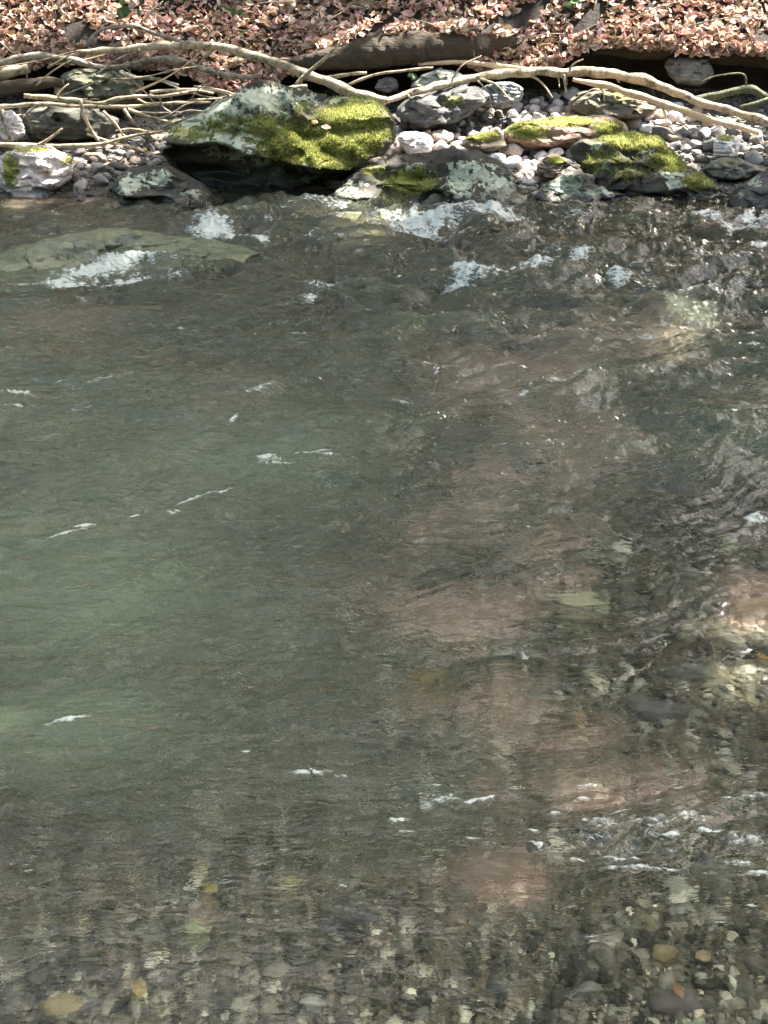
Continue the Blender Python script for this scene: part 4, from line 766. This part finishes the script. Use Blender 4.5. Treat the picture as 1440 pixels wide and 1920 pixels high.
UNSEEN_TREES = [(6.2, 9.6, .22), (4.6, 14.5, .28), (-4.4, 15.0, .25), (8.6, 4.0, .24), (.8, 17.5, .2), (10.5, 12.5, .26), (-9, 12.8, .22), (5.2, 20, .2), (-3, 22, .22), (-8.5, 4, .25), (9, -3.5, .25), (-9, -8, .25), (-4.5, -9.5, .25), (0, -8.5, .22), (4.5, -9.5, .25), (9.5, -8, .25), (-12, 1, .2), (-6.5, 17.5, .24), (-1.8, 16.2, .24), (2.6, 18.2, .26), (7, 17, .24), (-4, 20.5, .28), (5, 21.5, .28)]  # all out of view
N = 78000
c = np.stack([rng.uniform(.6, 11.5, N), rng.uniform(2.6, 17, N), rng.uniform(9.8, 12.8, N)], -1)
dens = n2(c[:, 0]*.45, c[:, 1]*.45, 60); edge_ok = (dens > -.3) | ((c[:, 0] > 1.2) & (c[:, 0] < 10.2) & (c[:, 1] > 3.2) & (c[:, 1] < 15.5)); c = c[edge_ok]
best = np.full(len(c), False)
# where does a sun ray through each leaf land?
lo = np.zeros(len(c)); hi = c[:, 2]/SUN[2]
for _ in range(22):
    mid = (lo+hi)/2; q = c-SUN*mid[:, None]; above = q[:, 2] > ground_h(q[:, 0], q[:, 1]); lo = np.where(above, mid, lo); hi = np.where(above, hi, mid)
q = c-SUN*lo[:, None]; qx, qy = proj(q)
for e in LIT:
    mr = np.clip(.085/(np.maximum(q[:, 1], 1)*.000431), 14, 60); best |= (((qx-e[0])/(e[2]+mr))**2+((qy-e[1])/(e[3]+mr*.6))**2 < 1+.5*n2(qx/30, qy/20, 61)) & (q[:, 1] > .8)
best |= (q[:, 1] > 12.2) & (q[:, 0] > -1.5) & (q[:, 0] < 5.5) & (n2(q[:, 0]*.8, q[:, 1]*.8, 66) > -.12)
best |= (q[:, 1] > 12.2) & (n2(q[:, 0]*.8, q[:, 1]*.8, 67) > .25)
BP = [(*p, .09) for p in BPTS]+[(*at_y(a, b, y_), r_) for a, b, y_, r_ in LPTS]
for p in BP:
    k_ = (c[:, 2]-p[2])/SUN[2]; best |= (np.hypot(c[:, 0]-p[0]-SUN[0]*k_, c[:, 1]-p[1]-SUN[1]*k_) < p[3]+.03)
ratio = rng.random(len(c)); c = c[(~best | (ratio < .02)) & ((q[:, 1] < 12) | (rng.random(len(c)) < .4))]  # canopy leaves removed so sun reaches the chosen patches
N = len(c); nr = rng.normal(0, .45, (N, 3))+SUN; szl = rng.uniform(.15, .27, N)
cl = np.array([(.07,.13,.03),(.10,.17,.04),(.05,.09,.025),(.13,.18,.05)])[rng.integers(0, 4, N)]
tid = np.argmin(np.stack([np.hypot(c[:, 0]-t[0], c[:, 1]-t[1]) for t in UNSEEN_TREES]), 0)
TL = ['leafy tree on the right bank whose shade dapples the stream','tree rising from the leaf slope behind the right bank','tree rising from the leaf slope behind the left bank','leafy tree beside the near right water','slender tree uphill behind the middle of the bank','stout tree far up the right bank','tree at the far left on the bank','tree high on the hill to the right','tree high on the hill to the left','tree leaning over the downstream water','tree over the near right shore','bushy tree behind the near shore at far left','bushy tree behind the near shore at left','bushy tree straight behind the near shore','bushy tree behind the near shore at right','bushy tree behind the near shore at far right','bushy tree at the far left water edge','dark tree uphill at far left','dark tree uphill left of the middle','dark tree uphill right of the middle','dark tree uphill at far right','large dark tree highest on the hill at left','large dark tree highest on the hill at right']
for k, (tx, ty, tr) in enumerate(UNSEEN_TREES):
    s = tid == k; zb = float(ground_h(np.array(tx), np.array(ty))) if ty > BY0 else .0
    zb -= .3
    e = bpy.data.objects.new('tree', None); COL.objects.link(e); e.location = (tx, ty, zb); tag(e, TL[k], 'tree', 'trees along the stream')
    Vs, Fs, Ts, off = [], [], [], 0
    top = (9.0+max(0, ty-12)*.3) if k in (2, 6, 8, 4, 7, 9, 10) else 6. if 10 < k < 17 else zb+12. if k >= 17 else 12.5
    segs = [(np.array([(0, 0, 0), (.1, -.1, (top-zb)*.4), (-.05, -.2, (top-zb)*.75), (0, -.3, top-zb+.8)]), [tr, tr*.8, tr*.5, tr*.15], 12)]
    lv = c[s]
    for q_ in range(7):
        h0 = (top-zb)*random.uniform(.45, .75)
        tgt = lv[random.randrange(len(lv))]-np.array([tx, ty, zb]) if len(lv) > 20 else np.array([random.uniform(-2, 2), random.uniform(-2, 2), top-zb])
        tgt = tgt*np.array([.8, .8, 1]); b0 = np.array([.03, -.12, h0]); mid = b0*.5+tgt*.5+np.array([0, 0, .3]); segs.append((np.array([b0, mid, tgt]), [tr*.35, tr*.2, .015], 7))
    for P_, r__, sg in segs:
        V, F, T3 = tube(P_, r__, sg, k, .05, .15); Vs.append(V); Fs.append(F+off); Ts.append(T3+off); off += len(V)
    link('trunk', mesh('trunk', np.concatenate(Vs), [np.concatenate(Fs), np.concatenate(Ts)], M_BARK), e)
    if not len(lv): lv = np.array([[tx, ty, top]])
    if k in (2, 6, 8, 4, 7, 5, 9, 10):   # crowns that lie outside the shading canopy
        ex = np.stack([rng.normal(tx, 2.4, 3600), rng.normal(ty, 2.0, 3600), rng.normal(top-1.8, 2.0, 3600)], -1)
        lo = np.zeros(len(ex)); hi = ex[:, 2]/SUN[2]
        for _ in range(22):
            mid = (lo+hi)/2; qq = ex-SUN*mid[:, None]; ab = qq[:, 2] > ground_h(qq[:, 0], qq[:, 1]); lo = np.where(ab, mid, lo); hi = np.where(ab, hi, mid)
        qq = ex-SUN*lo[:, None]; ax, ay = proj(qq); bad = np.zeros(len(ex), bool)
        for e_ in LIT: bad |= ((ax-e_[0])/(e_[2]+12))**2+((ay-e_[1])/(e_[3]+8))**2 < 1
        lv = np.concatenate([lv, ex[~bad]])
    if k >= 17:  # crowns added uphill as dark clumps for the ripples to reflect
        cc_ = np.stack([rng.normal(tx, 2.0, 8), rng.normal(ty, 1.3, 8), rng.uniform(zb+4.0, zb+11, 8)], -1); lv = (cc_[:, None]+rng.normal(0, 1, (8, 520, 3))*np.array([.75, .6, .5])).reshape(-1, 3)
        lo = np.zeros(len(lv)); hi = lv[:, 2]/SUN[2]
        for _ in range(22):
            mid = (lo+hi)/2; qq = lv-SUN*mid[:, None]; ab = qq[:, 2] > ground_h(qq[:, 0], qq[:, 1]); lo = np.where(ab, mid, lo); hi = np.where(ab, hi, mid)
        qq = lv-SUN*lo[:, None]; lv = lv[qq[:, 1] > 12.1]
    if 10 < k < 17: lv = np.stack([rng.normal(tx, 2.2, 5000), rng.normal(ty, 1.2, 5000), np.clip(rng.normal(3.8, 2.4, 5000), .2, 9)], -1)  # low dense crowns, added behind the camera to block low sky
    big_ = 1.9 if 10 < k < 17 else 1.35 if k >= 17 else 1.
    n_ = len(lv); V, F, C = leaves(n_, lv-np.array([tx, ty, zb]), rng.normal(0, .45, (n_, 3))+SUN, rng.uniform(.16, .30, n_)*big_, np.array([(.07,.13,.03),(.10,.17,.04),(.05,.09,.025),(.13,.18,.05)])[rng.integers(0, 4, n_)], .6, .3)
    link('crown', mesh('crown', V, F, M_CANOPY, False, cols={'col': C}), e)
print('built', len(bpy.data.objects))
